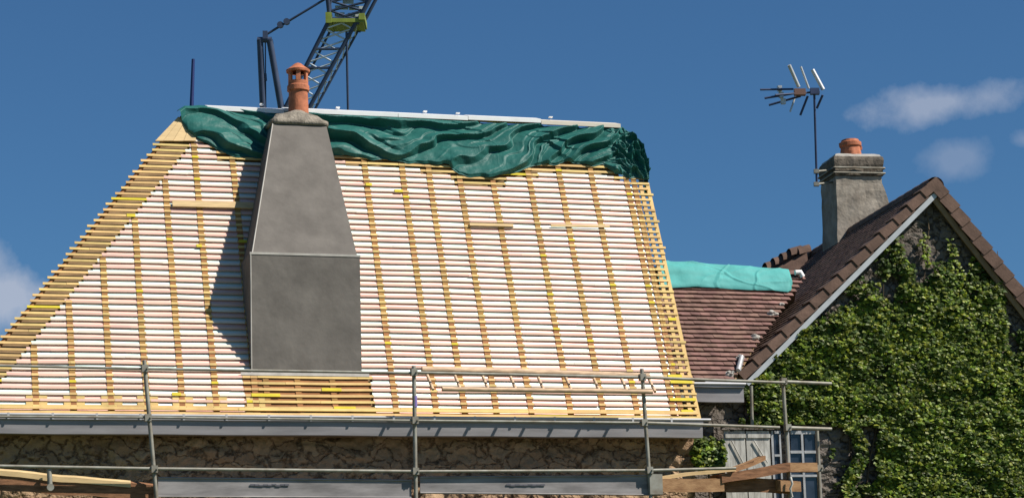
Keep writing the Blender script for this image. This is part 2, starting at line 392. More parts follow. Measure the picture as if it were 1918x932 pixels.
# thick tilting fillet along the eave
m = MB()
for ua, ub in ((UH, -2.0), (-1.998, 2.4), (2.402, UV-.02)):
    m.box(E0, X, SD, ND, (ua, ub), (.0, .03), (.026, .062)); m.box(E0, X, SD, ND, (ua-.02, ub-.004), (.075, .115), (.044, .062))
m.build('tilting_fillet', M['lath_gold'], house)
# top-left hip boards
m = MB()
hb = [((333, 222), (338, 224), (305, 267), (290, 267)), ((338.5, 224), (344, 232), (323, 267), (305.6, 267)), ((344.5, 232), (352, 244), (343, 267), (323.6, 267)), ((352.5, 244), (366, 262), (366, 267), (343.6, 267))]
for j, q in enumerate(hb):
    lo_ = [RP(*roofuv(*p), .02+.003*(j % 2)) for p in q]; m.hexa(lo_ + [p + ND*.025 for p in lo_])
m.build('hip_board', M['board'], house)
# hip and verge trim rafters
m = MB()
a_, b_ = RP(hipU(SR-.15)+.03, SR-.15, -.02), RP(UH+.06, .02, -.02)
m.tube([a_, b_], .035, 4); m.build('hip_rafter', M['rafter'], house)
m = MB()
for dx in (-.14, -.02):
    a_, b_ = RP(verU(verT[1]-.02)+dx, verT[1]-.02, .012), RP(verU(.05)+dx, .05, .012)
    e = (b_-a_); L = e.length; e.normalize(); m.box(a_, e, X, ND, (0, L), (-.03, .03), (-.02, .008))
m.build('verge_rafter', M['lath_gold'], house)
# gutter: rim, trough face, brackets; fascia
gy = YE - .10
def profile_run(name, prof, xa, xb, mt, parent, nseg=14, sag=.004):
    m = MB(); vs = []; fs = []; k = len(prof)
    for i in range(nseg+1):
        x = lerp(xa, xb, i/nseg); dz = sag*math.sin(i*2.1)
        for (y, z) in prof: vs.append((x, y, z+dz))
    for i in range(nseg):
        for q in range(k): fs.append((i*k+q, i*k+(q+1) % k, (i+1)*k+(q+1) % k, (i+1)*k+q))
    fs += [tuple(range(k))[::-1], tuple(nseg*k+q for q in range(k))]
    m.add(vs, fs); return m.build(name, mt, parent)
def zat(px, py, Yv): return onY(px, py, Yv).z
gz1, gz0 = zat(700, 791, gy), zat(700, 815, gy)
xg0, xg1 = E0.x+UH-.1, onY(1316, 805, gy).x
gut = profile_run('gutter', [(gy, gz0), (gy-.012, gz1), (gy-.05, gz1+.012), (gy-.05, gz1+.07), (gy-.035, gz1+.07), (gy-.035, gz1+.02), (gy+.12, gz1), (gy+.12, gz0)], xg0, xg1, M['zinc'], house)
m = MB(); m.tube([(xg0, gy-.047, gz1+.078), ((xg0+xg1)/2, gy-.047, gz1+.074), (xg1+.12, gy-.047, gz1+.078)], .022, 8)
x = xg0+.4
while x < xg1:
    m.box(Vector((x, gy-.055, gz1+.03)), X, Y, Z, (-.015, .015), (-.012, .0), (-.02, .07)); x += .62
m.build('gutter_rim', M['zinc_light'], house)
m = MB()
ua = roofuv(625, 780)[0]
vs = []
m.box(E0, X, SD, ND, (UH, UV-.03), (-.10, -.004), (.0, .006), 0)
for (pa, pb) in ((622, 800), (945, 990), (1080, 1130)):
    u0, u1 = roofuv(pa, 786)[0], roofuv(pb, 786)[0]; m.box(E0, X, SD, ND, (u0, u1), (-.09, -.02), (.0085, .012), 1)
m.build('eave_membrane', [M['white_metal'], M['purple']], house)
m = MB(); m.box(Vector((0, 0, 0)), X, Y, Z, (xg0+.1, xg1-.1), (gy+.13, WY+.05), (gz0+.02, gz0+.05)); m.build('soffit', M['dark_deck'], house)
# ridge: white metal/board lengths
m = MB()
ru0, ru1 = roofuv(385, 200)[0], roofuv(1157, 232)[0]
rb = [(ru0, lerp(ru0, ru1, .18), .0), (lerp(ru0, ru1, .18), lerp(ru0, ru1, .45), .012), (lerp(ru0, ru1, .45), lerp(ru0, ru1, .62), .0), (lerp(ru0, ru1, .62), lerp(ru0, ru1, .80), .010), (lerp(ru0, ru1, .80), ru1, -.004)]
RR = Vector((E0.x, RY, RZ))
for j, (u0, u1, dz) in enumerate(rb):
    ends = [random.uniform(-.012, .012) for _ in range(2)]
    p = []
    for zz in (-.03, .035):
        for (u, y, e) in ((u0+.004, -.14, 0), (u1-.004, -.14, 1), (u1-.004, .14, 1), (u0+.004, .14, 0)):
            p.append(RR + Vector((u, y, dz + ends[e] + zz + .06 - (0 if y > 0 else .085))))
    m.hexa(p, 1 if j == 4 else 0)
for q_ in (.13, .31, .52, .60, .83):
    u = lerp(ru0, ru1, q_); m.box(RR + Vector((u, 0, .09)), X, Y, Z, (-.03, .03), (-.03, .03), (0, .012+.012*random.random()))
m.build('ridge_capping', [M['white_metal'], M['lath_pale']], house)
m = MB(); p = Vector((E0.x+roofuv(358, 196)[0], RY, RZ-.1)); q = onY(362, 111, RY); m.tube([p, q], .034, 8, r2=.026); m.build('lightning_rod', M['rod'], house)

# ---- chimney (sub-part of the roof)
CY = RP(0, roofuv(572, 696, .045)[1], .045).y
cx0, cx1 = onY(470, 600, CY).x, onY(676, 600, CY).x
SB = 1.34; zs = zat(572, 477, CY); zb = ZE + .2
zt = zat(560, 232, CY+SB); tx0, tx1 = onY(511, 232, CY+SB).x, onY(611, 232, CY+SB).x
DEP = 2.05; yb = CY + DEP; ytb = CY + 1.95
m = MB()
lo = [Vector((cx0, CY, zb)), Vector((cx1, CY, zb)), Vector((cx1, yb, zb)), Vector((cx0, yb, zb))]
mid = [Vector((cx0-.0, CY, zs)), Vector((cx1, CY, zs)), Vector((cx1, yb, zs)), Vector((cx0, yb, zs))]
i_ = .035
mid2 = [Vector((cx0+i_, CY+i_, zs+.02)), Vector((cx1-i_, CY+i_, zs+.02)), Vector((cx1-i_, yb-i_, zs+.02)), Vector((cx0+i_, yb-i_, zs+.02))]
top = [Vector((tx0, CY+SB, zt)), Vector((tx1, CY+SB, zt)), Vector((tx1, ytb, zt)), Vector((tx0, ytb, zt))]
# subdivided, hand-floated faces with slight unevenness
def patch(m, a, b, c, d, n, amp, seed):
    nrm_ = (b-a).cross(d-a).normalized(); vs = []; fs = []
    for j in range(n+1):
        for i in range(n+1):
            p = lerp(lerp(a, b, i/n), lerp(d, c, i/n), j/n)
            e = min(1, 6*min(i, n-i)/n)*min(1, 6*min(j, n-j)/n)
            vs.append(p + nrm_*amp*e*noise.fractal(p*1.4+Vector((seed, 0, 0)), 1, 2, 4))
    for j in range(n):
        for i in range(n): k = j*(n+1)+i; fs.append((k, k+1, k+n+2, k+n+1))
    m.add(vs, fs, 0, True)
for q in range(4):
    r = (q+1) % 4
    patch(m, lo[q], lo[r], mid[r], mid[q], 20, .012, q); patch(m, mid2[q], mid2[r], top[r], top[q], 24, .014, q+5)
m.add(mid+mid2, [(0, 1, 5, 4), (1, 2, 6, 5), (2, 3, 7, 6), (3, 0, 4, 7)], 1)  # shoulder ledge gets the pale highlight colour
m.add(top, [(0, 1, 2, 3)])
chim = m.build('chimney', [M['cement'], M['cement_lit_edge']], roof)
# edge highlights painted as pale strips on the front corner and lit shoulder
m = MB()
m.box(Vector((0, 0, 0)), X, Y, Z, (cx0-.008, cx1+.008), (CY-.008, CY+.03), (zs-.012, zs+.022))
m.tube([lo[0]+Vector((.004, .004, 0)), mid[0]+Vector((.004, .004, 0))], .011, 6); m.tube([mid2[0], top[0]], .011, 6)
m.build('chimney_edge_highlight', M['cement_lit_edge'], roof)
# mortar cap
m = MB(); cxm = (tx0+tx1)/2; cym = (CY+SB+ytb)/2; hx, hy = (tx1-tx0)/2, (ytb-CY-SB)/2
def ringpts(hx, hy, z, n=48, e=5., w=0.):
    out = []
    for k in range(n):
        a = 2*math.pi*k/n; c_, s_ = math.cos(a), math.sin(a); r = (abs(c_)**e + abs(s_)**e)**(-1/e)
        p = Vector((cxm + hx*r*c_, cym + hy*r*s_, z)); k_ = 1 + w*noise.fractal(p*5, 1, 2, 3); out.append(Vector((cxm+hx*r*c_*k_, cym+hy*r*s_*k_, z + w*.5*noise.noise(p*7))))
    return out
rs = [ringpts(hx-.01, hy-.01, zt-.02), ringpts(hx+.045, hy+.045, zt-.012, w=.015, e=9), ringpts(hx+.045, hy+.045, zt+.055, w=.025, e=9), ringpts(hx-.01, hy-.01, zt+.09, w=.03, e=7), ringpts(hx*.80, hy*.85, zt+.17, w=.06, e=4), ringpts(hx*.45, hy*.6, zt+.245, w=.05, e=2), ringpts(.02, .02, zt+.26, e=2)]
n_ = 48; vs = [v for r in rs for v in r]; fs = []
for i in range(len(rs)-1):
    for k in range(n_): fs.append((i*n_+k, i*n_+(k+1) % n_, (i+1)*n_+(k+1) % n_, (i+1)*n_+k))
m.add(vs, fs, 0, True); m.build('chimney_cap', M['mortar'], roof)
# pot with lantern hood
pc = Vector((onY(559, 200, cym).x, cym, zt+.2)); sc_p = 1/127
m = MB()
r0 = .155; zz = lambda py: zat(559, py, cym) - pc.z
m.lathe(pc, [(r0, -.05), (r0+.005, .05), (r0-.005, zz(174)), (r0-.005, zz(172)), (r0+.02, zz(171)), (r0+.02, zz(162)), (r0+.004, zz(160)), (r0+.004, zz(153)), (r0-.03, zz(153)), (r0-.04, zz(158)), (r0-.04, 0)], wob=.02)
for k in range(6):
    a = k*math.pi/3+.35; c_ = pc + Vector((math.cos(a)*(r0-.012), math.sin(a)*(r0-.012), 0)); t_ = Vector((-math.sin(a), math.cos(a), 0)); n2 = Vector((math.cos(a), math.sin(a), 0))
    m.box(c_, t_, n2, Z, (-.035, .035), (-.02, .015), (zz(154), zz(133)))
m.lathe(pc, [(r0-.02, zz(136)), (r0+.03, zz(136)), (r0+.035, zz(132)), (r0*.75, zz(126)), (r0*.35, zz(120)), (.01, zz(118))], wob=.02)
m.build('chimney_pot', M['terracotta'], roof)
# strip of flashing at the chimney foot
m = MB(); u0, u1 = roofuv(450, 700)[0], roofuv(690, 700)[0]; s_ = roofuv(570, 704)[1]
m.box(E0, X, SD, ND, (u0, u1), (s_-.02, s_+.03), (.038, .044)); m.build('chimney_flashing', M['pale_mortar'], roof)
m = MB(); m.box(E0, X, SD, ND, (u0+.02, u1-.02), (.12, s_-.04), (-.018, .008)); m.build('sarking_board', M['rafter'], roof)

# ------------------------------------------------------------------ loose boards on the roof
def roofboard(pa, pb, wid, name, label, mt, n0=.044):
    a_ = roofuv(*pa); b_ = roofuv(*pb); A = RP(a_[0], a_[1], n0); B = RP(b_[0], b_[1], n0); e = B-A; L = e.length; e.normalize(); w = ND.cross(e)
    m = MB(); m.box(A, e, w, ND, (0, L), (-wid/2, wid/2), (0, .022)); return tag(m.build(name, mt, origin=A), label, 'board')
roofboard((322, 385), (474, 389), .11, 'wooden_board', 'plain pine board lying across the battens left of the big grey chimney', M['board'])
roofboard((878, 424), (960, 426), .05, 'wooden_board', 'thin short tan board on the battens, nearer the grey chimney below the dark tarpaulin', M['board'])
roofboard((1030, 426), (1140, 428), .04, 'wooden_board', 'longer thin tan slat on the battens near the right edge of the stripped roof', M['board'])

# ------------------------------------------------------------------ dark green tarpaulin
TOPC = [(328, 209), (345, 196), (372, 193), (440, 199), (520, 204), (640, 210), (760, 216), (860, 222), (1000, 229), (1100, 233), (1155, 231), (1185, 243), (1203, 266), (1214, 298), (1219, 315)]
BOTC = [(338, 225), (352, 250), (375, 262), (402, 277), (425, 291), (480, 297), (625, 290), (700, 299), (800, 307), (842, 312), (860, 327), (915, 334), (955, 326), (1000, 311), (1060, 305), (1130, 311), (1152, 326), (1188, 333), (1214, 338), (1219, 338)]
OFF = .10
nu, nv = 1000, 130
vs = []; fs = []; thn = MB()
def resamp(pts, t):
    L = [0]
    for a, b in zip(pts, pts[1:]): L.append(L[-1]+math.hypot(b[0]-a[0], b[1]-a[1]))
    q = t*L[-1]
    for i in range(len(pts)-1):
        if q <= L[i+1] or i == len(pts)-2:
            w = (q-L[i])/(L[i+1]-L[i]); return lerp(pts[i][0], pts[i+1][0], w), lerp(pts[i][1], pts[i+1][1], w)
def xpos(pts, x):
    return x, curve(pts, x)
def mfun(x):      # fold direction: drifts down to the right at first, up to the right later
    a = -.30*x
    k = x - 4.6
    return a + (.95*math.log(1+math.exp(k*2.2))/2.2)
def swag(t):
    f = t-math.floor(t)
    return (f/.86)**1.1 if f < .86 else 1-(f-.86)/.14
def crease(t, w=.22):
    return max(0, 1-abs(math.sin(math.pi*t))/w)**.8
def ridged(t, sharp=.55):
    f = abs(math.sin(math.pi*t)); return 1 - f**sharp
for i in range(nu+1):
    t = i/nu
    tt = min(1, t/.955); wrap = max(0, (t-.955)/.045)
    xt = lerp(333, 1212, tt); tp = xpos(TOPC, xt); bx = lerp(341, 1216, tt); bp = xpos(BOTC, bx)
    ut, st = roofuv(tp[0], tp[1], OFF); ub, sb = roofuv(bp[0], bp[1], OFF*.4)
    hem = .05*noise.noise(Vector((t*40, 0, 0)))
    for j in range(nv+1):
        v = j/nv
        u = lerp(ut, ub, v); s = lerp(st, sb+hem, v)
        xx = u + 3.2; yy = (st-s)
        wn = Vector((xx*.9, yy*1.6, 1.7)); wq = noise.noise(wn)*.26 + noise.noise(wn*2.6)*.09 + noise.noise(wn*6)*.02
        ph = yy + mfun(xx) + wq
        A = .35 + .75*max(0, min(1, .5+1.3*noise.noise(Vector((xx*.8, yy*1.2, 8)))))
        h1 = swag(ph/.36); h2 = swag(ph/.17+.5*noise.noise(Vector((xx*1.5, yy, 3)))); h3 = noise.fractal(Vector((xx*3, yy*4, 2)), 1, 2, 3); h4 = swag((yy*.8 - mfun(xx)*.9 + noise.noise(wn*1.7)*.3)/.23)
        c1 = crease(ph/.24+.35*noise.noise(Vector((xx*1.1, yy*1.1, 40)))) * max(0, min(1, .4+2*noise.noise(Vector((xx*1.3, yy*1.7, 50)))))
        c2 = crease((yy*.7-xx*.55+noise.noise(wn)*.4)/.31, .16) * max(0, 2*noise.noise(Vector((xx*1.7, yy*1.9, 60))))
        c3 = crease((yy*.9+xx*.8+noise.noise(wn*1.4)*.3)/.19, .25) * max(0, 2*noise.noise(Vector((xx*1.5, yy*2.4, 70))))
        A2 = max(0, noise.noise(Vector((xx*1.1, yy*2, 18)))+.25)
        crump = max(0, min(1, (t-.86)/.06))
        cr = ridged(noise.noise(Vector((xx*2.2, yy*2.6, 4)))*2.6) + .5*ridged(noise.noise(Vector((xx*4.6, yy*5.0, 6)))*3.0)
        env = math.sin(math.pi*min(1, v*.90+.05))**.55
        h = OFF*(.45+.55*env) + env*(.21*A*(h1-.3)*(1-crump*.7) + .07*A2*(h2-.3)*(1-crump) + .022*c1 + .010*c2 + .006*c3 + .012*h3 + .07*max(0, noise.noise(Vector((xx*1.4, yy*2, 28))))*(h4-.3) + .17*crump*(cr-.45)) - .10*(v > .965)*(v-.965)/.035*env
        h = max(h, .046)
        p = RP(u, s, h)
        if v < .05: p += Y*(.05-v)*2.5
        if wrap > 0: p += Y*.5*wrap + X*(.05*math.sin(wrap*3.1)+.03*(cr-.5))
        vs.append(p)
for i in range(nu):
    for j in range(nv): k = i*(nv+1)+j; fs.append((k, k+1, k+nv+2, k+nv+1))
thn.add(vs, fs, 0, True)
tarp = thing('tarpaulin', 'dark green tarpaulin bunched in folds along the ridge above bare battens', 'tarpaulin', RP(0, SR, .1))
thn.build('sheet', M['tarp'], tarp)
# tail hanging over the verge
m = MB(); vs = []; fs = []
for j in range(26):
    v = j/25; py = lerp(296, 368, v)
    for i in range(9):
        w = i/8; px = lerp(1203+3*v, 1216-1*v+1.5*math.sin(v*7), w) if v > .4 else lerp(1196, 1216, w)
        p = onY(px, py, RP(0, roofuv(1210, 320)[1], .1).y + .10 + .05*math.sin(w*9+v*4)); vs.append(p)
for j in range(25):
    for i in range(8): k = j*9+i; fs.append((k, k+1, k+10, k+9))
m.add(vs, fs, 0, True); m.build('hanging_tail', M['tarp'], tarp)

# ------------------------------------------------------------------ crane far behind
CD = 92.0
crane = thing('crane', 'dark blue lattice boom crane rising behind the roof ridge', 'crane', Vector((atD(560, 200, CD).x, atD(560, 200, CD).y, 0)))
def chord(pa, pb, D, r, ext=0.):
    A, B = atD(*pa, D), atD(*pb, D); d = (B-A).normalized(); return A - d*ext, B
m = MB()
L0, L1 = atD(530, 210, CD), atD(619, 33, CD); R0, R1 = atD(577, 206, CD), atD(672, 33, CD)
dn = (L0-L1).normalized(); L0 = L0 + dn*(L0.z-3)/max(.2, -dn.z); R0b = R0 + (R0-R1).normalized()*(R0.z-3)/.86
back = Vector((Fv.x, Fv.y, 0)).normalized()*1.1
for A, B in ((L0, L1), (R0b, R1)):
    m.tube([A, B], .08, 8); m.tube([A+back, B+back], .05, 8)
UL1, UR1 = atD(613, -8, CD), atD(696, -8, CD)
UU, UW = atD(640, -120, CD), atD(755, -120, CD)
for A, B, C in ((atD(619, 45, CD), UL1, UU), (atD(668, 45, CD), UR1, UW)):
    m.tube([A, B, C], .09, 8); m.tube([A+back, B+back, C+back], .07, 8)
for t_ in (.36, .60, .985): # cross bars on the visible part
    A = lerp(atD(545, 180, CD), L1, t_); B = lerp(atD(590, 180, CD), R1, t_); m.tube([A, B], .05, 6)
crb = m.build('boom', M['crane_dark'], crane)
m = MB(); steps = 7
for i in range(-6, steps):
    a0, a1 = i/steps, (i+1)/steps
    Lp = lambda t_: lerp(atD(545, 180, CD), L1, t_); Rp = lambda t_: lerp(atD(590, 180, CD), R1, t_)
    m.tube([Lp(a0), Rp(a1)], .034, 5); m.tube([Rp(a0), Lp(a1)], .034, 5)
    m.tube([Lp(a0)+back, Rp(a1)+back], .022, 5)
    m.tube([Lp(a0), Lp(a1)+back], .022, 5); m.tube([Rp(a0)+back, Rp(a1)], .022, 5)
for i in range(9):
    a0, a1 = i/9, (i+1)/9
    q = lambda t_, l: lerp(atD(617 if l else 670, 38, CD), UU if l else UW, t_)
    m.tube([q(a0, 1), q(a1, 0)], .045, 5, 1); m.tube([q(a0, 0), q(a1, 1)], .045, 5, 1)
m.build('boom_lacing', [M['crane_lace'], M['crane_dark']], crane)
m = MB()
c_ = atD(647, 38, CD); 
m.box(c_, Rr, back.normalized(), Z, (-.66, .66), (-.1, 1.2), (-.10, .04))
m.box(c_, Rr, back.normalized(), Z, (.5, .72), (-.15, 1.2), (-.02, .22)); m.box(c_, Rr, back.normalized(), Z, (-.72, -.5), (-.15, 1.2), (-.14, .26))
m.build('collar', M['crane_green'], crane)
m = MB()
for (px, py, w) in ((640, 14, .24), (667, 15, .26), (652, 3, .2), (636, 27, .18), (662, 28, .2)):
    m.box(atD(px, py, CD+.2), Rr, back.normalized(), Z, (-w, w), (0, .08), (-.07, .07))
m.build('panel', M['crane_white'], crane)
m = MB()
A, B = atD(487, 75, CD), atD(493, 210, CD); d_ = (B-A).normalized(); m.tube([A, B + d_*(B.z-3)], .12, 8)
A2, B2 = atD(505, 75, CD), atD(528, 210, CD); d_ = (B2-A2).normalized(); m.tube([A2, B2 + d_*(B2.z-3)], .12, 8)
m.tube([atD(482, 75, CD), atD(509, 75, CD)], .11, 8); m.box(atD(497, 66, CD), Rr, back.normalized(), Z, (-.09, .09), (-.1, .1), (-.16, .14))
m.build('gantry', M['crane_dark'], crane)
m = MB(); m.tube([atD(497, 66, CD), atD(610, -2, CD)], .045, 6)
for (px, py) in ((525, 47), (537, 41)):
    c_ = atD(px, py, CD); m.tube([c_ - back*.06, c_ + back*.06], .12, 14)
m.tube([atD(497, 80, CD), atD(498, 205, CD)], .025, 5); m.tube([atD(496, 138, CD), atD(497, 152, CD)], .07, 6)
m.build('pendant_line', M['crane_dark'], crane)
m = MB(); m.tube([atD(649, 60, CD), atD(652, 215, CD), atD(652, 400, CD)], .05, 6); m.build('hoist_rope', M['crane_dark'], crane)
m = MB(); cc = Vector((atD(540, 300, CD).x, atD(540, 300, CD).y, 0))
m.box(cc, X, Y, Z, (-2.2, 2.2), (-1.5, 3.5), (1.2, 3.0)); m.box(cc, X, Y, Z, (-2.4, -1.5), (-3, 4), (0, 1.1)); m.box(cc, X, Y, Z, (1.5, 2.4), (-3, 4), (0, 1.1)); m.build('carriage', M['crane_dark'], crane)

# ------------------------------------------------------------------ joining wing with plum tiles
WGY = YE + .55; TW = rad(52)
WA = onY(1345, 712, WGY); WSD = Vector((0, math.cos(TW), math.sin(TW))); WND = Vector((0, -math.sin(TW), math.cos(TW)))
def WP(u, s, n=0.): return WA + X*u + WSD*s + WND*n
def wuv(px, py, n=0.):
    p = hit(px, py, WA+WND*n, WND)-WA; return p.x, p.dot(WSD)
SW = (wuv(1260, 492)[1] + wuv(1490, 508)[1])/2 - .08
wxl, wxr = -2.6, wuv(1500, 520)[0]+.4
WVR = sorted((q[1], q[0]) for q in (wuv(1366, 702), wuv(1420, 625), wuv(1474, 552), wuv(1495, 520)))
wing = thing('house_wing', 'low plum tiled house wing tucked between the stripped roof and the ivy gable', 'house', (WA.x, WGY+.3, 0))
WWY = WGY + .30
m = MB(); 
RYw = WA.y + SW*WSD.y; RZw = WA.z + SW*WSD.z; BYw = 2*RYw-WA.y
m.add([WP(wxl, -.02, -.03), WP(curve(WVR, 0)+.05, -.02, -.03), WP(curve(WVR, SW)+.05, SW, -.03), WP(wxl, SW, -.03), Vector((WA.x+wxl, BYw, WA.z)), Vector((WA.x+2.4, BYw, WA.z))], [(0, 1, 2, 3), (3, 2, 5, 4)])
m.build('roof_deck', M['dark_deck'], wing)
m = MB(); k = 0; s = 0.; TP = .105
while s < SW-.02:
    u = wxl - (.085 if k % 2 else 0)
    vright = lambda s: curve(WVR, s)
    while u < vright(s):
        jit = random.uniform(-.006, .006); tl = random.uniform(-.003, .006)
        o = WP(u, s+jit, 0)
        p = [WP(u+.001, s+jit-.02, .040+tl), WP(u+.167, s+jit-.02, .040-tl), WP(u+.167, s+TP+.03, -.008), WP(u+.001, s+TP+.03, -.008)]
        m.hexa([q - WND*.0 for q in p] + [q + WND*.026 for q in p]); u += .168
    s += TP; k += 1
m.build('roof_tiles', M['tile_wing'], wing)
gw0, gw1 = zat(1345, 752, WGY-.08), zat(1345, 726, WGY-.08)
xa, xb = WA.x+wxl, onY(1393, 735, WGY-.08).x
y_ = WGY-.08
profile_run('gutter', [(y_, gw0), (y_, gw1), (y_-.05, gw1+.01), (y_-.05, gw1+.06), (y_-.035, gw1+.06), (y_-.035, gw1+.02), (y_+.1, gw1), (y_+.1, gw0)], xa, xb, M['zinc'], wing, 6)
m = MB(); m.tube([(xa, y_-.047, gw1+.06), (xb+.02, y_-.047, gw1+.06)], .024, 8); m.box(Vector((0, 0, 0)), X, Y, Z, (WA.x-.25, xb-.05), (y_-.02, y_+.12), (gw1+.065, gw1+.10)); m.build('gutter_rim', M['zinc_light'], wing)
m = MB(); m.box(Vector((0, 0, 0)), X, Y, Z, (WA.x+wxl, onY(1405, 760, WWY).x), (WWY, WWY+.4), (0, WA.z-.1)); m.build('wall', M['gable_stone'], wing)
for (px, py, r) in ((1386, 674, .05), (1446, 592, .055), (1414, 636, .05), (1366, 704, .055), (1462, 574, .03)):
    m = MB(); u, s = wuv(px, py); c_ = WP(u, s, .05); b_ = bmesh.new(); bmesh.ops.create_icosphere(b_, subdivisions=3, radius=r)
    vv = [c_ + Vector((v.co.x*1.3, v.co.y, v.co.z))*(1+.8*noise.noise(Vector(v.co)*25+c_)) for v in b_.verts]; ff = [tuple(v.index for v in f.verts) for f in b_.faces]; b_.free(); m.add(vv, ff)
    m.build('mortar_lump', M['pale_mortar'], wing)
m = MB(); A = wuv(1380, 700); B = wuv(1386, 676); m.tube([WP(A[0], A[1], .08), WP(B[0], B[1], .1)], .045, 5)
m.build('valley_flashing', M['zinc_light'], wing)
# turquoise tarpaulin over wing ridge
T2T = [(1236, 484), (1280, 486), (1340, 490), (1400, 494), (1470, 500), (1484, 503)]; T2B = [(1250, 541), (1300, 540), (1340, 541), (1400, 545), (1440, 546), (1475, 549), (1490, 540)]
nu, nv = 220, 50; vs = []; fs = []
for i in range(nu+1):
    t = i/nu; a_ = (lerp(1225, 1484, t), curve(T2T, lerp(1225, 1484, t))); b_ = (lerp(1235, 1487, t), curve(T2B, lerp(1235, 1487, t)))
    ut, st = wuv(*a_, .12); ub, sb = wuv(*b_, .05)
    for j in range(nv+1):
        v = j/nv; u = lerp(ut, ub, v); s = lerp(st, sb, v)
        env = math.sin(math.pi*min(1, v*.9+.08))**.28
        h = .03+.11*env + .02*env*crease((u*.8+v*.5+.5*noise.noise(Vector((u*1.1, v*1.2, 11))))*1.3, .14) + .018*env*crease((u*.5-v*.7+.5*noise.noise(Vector((u*.8, v*1.2, 14))))*1.2, .12) + .02*env*ridged((u*.35+v*.4+.3*noise.noise(Vector((u*1.5, v*2, 1))))*2.2) + .04*env*noise.fractal(Vector((u*1.2, v*1.5, 3)), 1, 2, 3) + .0*env*ridged(noise.noise(Vector((u*1.3, v*1.5, 9)))*2.2, .4)
        p = WP(u, s, h)
        if v < .1: p += Y*(.1-v)*2.5
        if t > .97: p -= WND*(t-.97)/.03*.12
        vs.append(p)
for i in range(nu):
    for j in range(nv): k = i*(nv+1)+j; fs.append((k, k+1, k+nv+2, k+nv+1))
m = MB(); m.add(vs, fs, 0, True)
tag(m.build('tarpaulin', M['tarp2'], origin=WP(0, SW, .1)), 'bright turquoise tarpaulin wrapped over the low ridge beside the brown tiled gable', 'tarpaulin')
m = MB(); u, s = wuv(1497, 512, .1); c_ = WP(u, s, .12); m.tube([c_ - X*.08, c_ + X*.01 + Z*.01, c_+X*.05-Z*.07], .045, 8); 
m.build('ridge_end_cap', M['white_metal'], wing)

# ------------------------------------------------------------------ gable house with ivy
RG = Vector((math.sin(rad(4.6)), math.cos(rad(4.6)), 0)); GX = Vector((RG.y, -RG.x, 0)); GN = -RG
G0 = onY(1400, 720, YE + .80)
def GH(px, py, off=0.): return hit(px, py, G0 + GN*off, GN)
OV = .16
Aap = GH(1752, 336, OV); BL = GH(1386, 702, OV); BR = GH(1960, 604, OV)
BRl = Aap + (BR-Aap)*((Aap.z-BL.z)/(Aap.z-BR.z))
gh = thing('gable_house', 'ivy covered stone gable house with brown tiled roof at the right', 'house', Vector((GH(1650, 700).x, GH(1650, 700).y, 0)))
# wall pentagon with relief
Lx = (GH(1396, 760)-G0).dot(GX); apx = (Aap-G0).dot(GX); Rx = (BRl-G0).dot(GX)-.3
zL = BL.z-.02; zA = Aap.z-.16
def wallTop(gx):
    kl = (zA-zL)/(apx-Lx); kr = (zA-zL)/(Rx-apx); return zL + (gx-Lx)*kl if gx < apx else zL + (Rx-gx)*kr
m = MB(); vs = []; fs = []; nx, nz_ = 260, 200; zlow = GH(1600, 960).z
for i in range(nx+1):
    gx = lerp(Lx, Rx, i/nx); zt_ = wallTop(gx)-.04
    for j in range(nz_+1):
        z = lerp(zlow, max(zt_, zlow+.01), j/nz_); P = G0 + GX*gx; dd = noise.voronoi(Vector((gx*4, 1, z*9)))[0]; h = .03*min(1, (dd[1]-dd[0])*2.5) + .012*noise.noise(Vector((gx*9, 0, z*9)))
        vs.append(Vector((P.x, P.y, z)) + GN*h)
for i in range(nx):
    for j in range(nz_): k = i*(nz_+1)+j; fs.append((k, k+1, k+nz_+2, k+nz_+1))
m.add(vs, fs, 0, True)
def GP(gx, z, off=0.): P = G0 + GX*gx + GN*off; return Vector((P.x, P.y, z))
f5 = [GP(Lx, 0, -.02), GP(Rx, 0, -.02), GP(Rx, zL-.05, -.02), GP(apx, zA-.05, -.02), GP(Lx, zL-.05, -.02)]
b5 = [p - GN*9 for p in f5]
m.add(f5+b5, [(0, 1, 2, 3, 4), (9, 8, 7, 6, 5), (0, 5, 6, 1), (1, 6, 7, 2), (4, 9, 5, 0)])
m.build('wall', M['gable_stone'], gh)
# roof slopes
DEPG = 9.3
RN = {}
def slope(Aa, Bb, sgn, name):
    e = (Bb-Aa); L = e.length; e.normalize(); n = e.cross(RG)*sgn; n.normalize()
    if n.z < 0: n = -n
    return e, L, n
eL, LL, nL = slope(Aap, BL, 1, 'l'); eR, LR_, nR = slope(Aap, BRl, 1, 'r')
m = MB()
for e, L, n in ((eL, LL, nL), (eR, LR_, nR)):
    m.box(Aap, e, RG, n, (.0, L), (.03, DEPG), (-.06, -.012))
groof = m.build('roof', M['dark_deck'], gh)
m = MB()
for (e, L, n, tp) in ((eL, LL+.1, nL, .115), (eR, LR_, nR, .115)):
    s = .08; k = 0
    while s < L:
        v = .24 - (.085 if k % 2 else 0)
        while v < DEPG:
            j_ = random.uniform(-.005, .005); t_ = random.uniform(-.002, .004)
            P = [Aap + e*(s+j_-.04) + RG*v + n*-.006, Aap + e*(s+j_-.04) + RG*(v+.165) + n*-.006, Aap + e*(s+j_+tp+.02) + RG*(v+.165) + n*(.012+t_), Aap + e*(s+j_+tp+.02) + RG*v + n*(.012-t_)]
            m.hexa(P + [q+n*.014 for q in P]); v += .168
        s += tp; k += 1
m.build('roof_tiles', M['tile_dark'], gh)
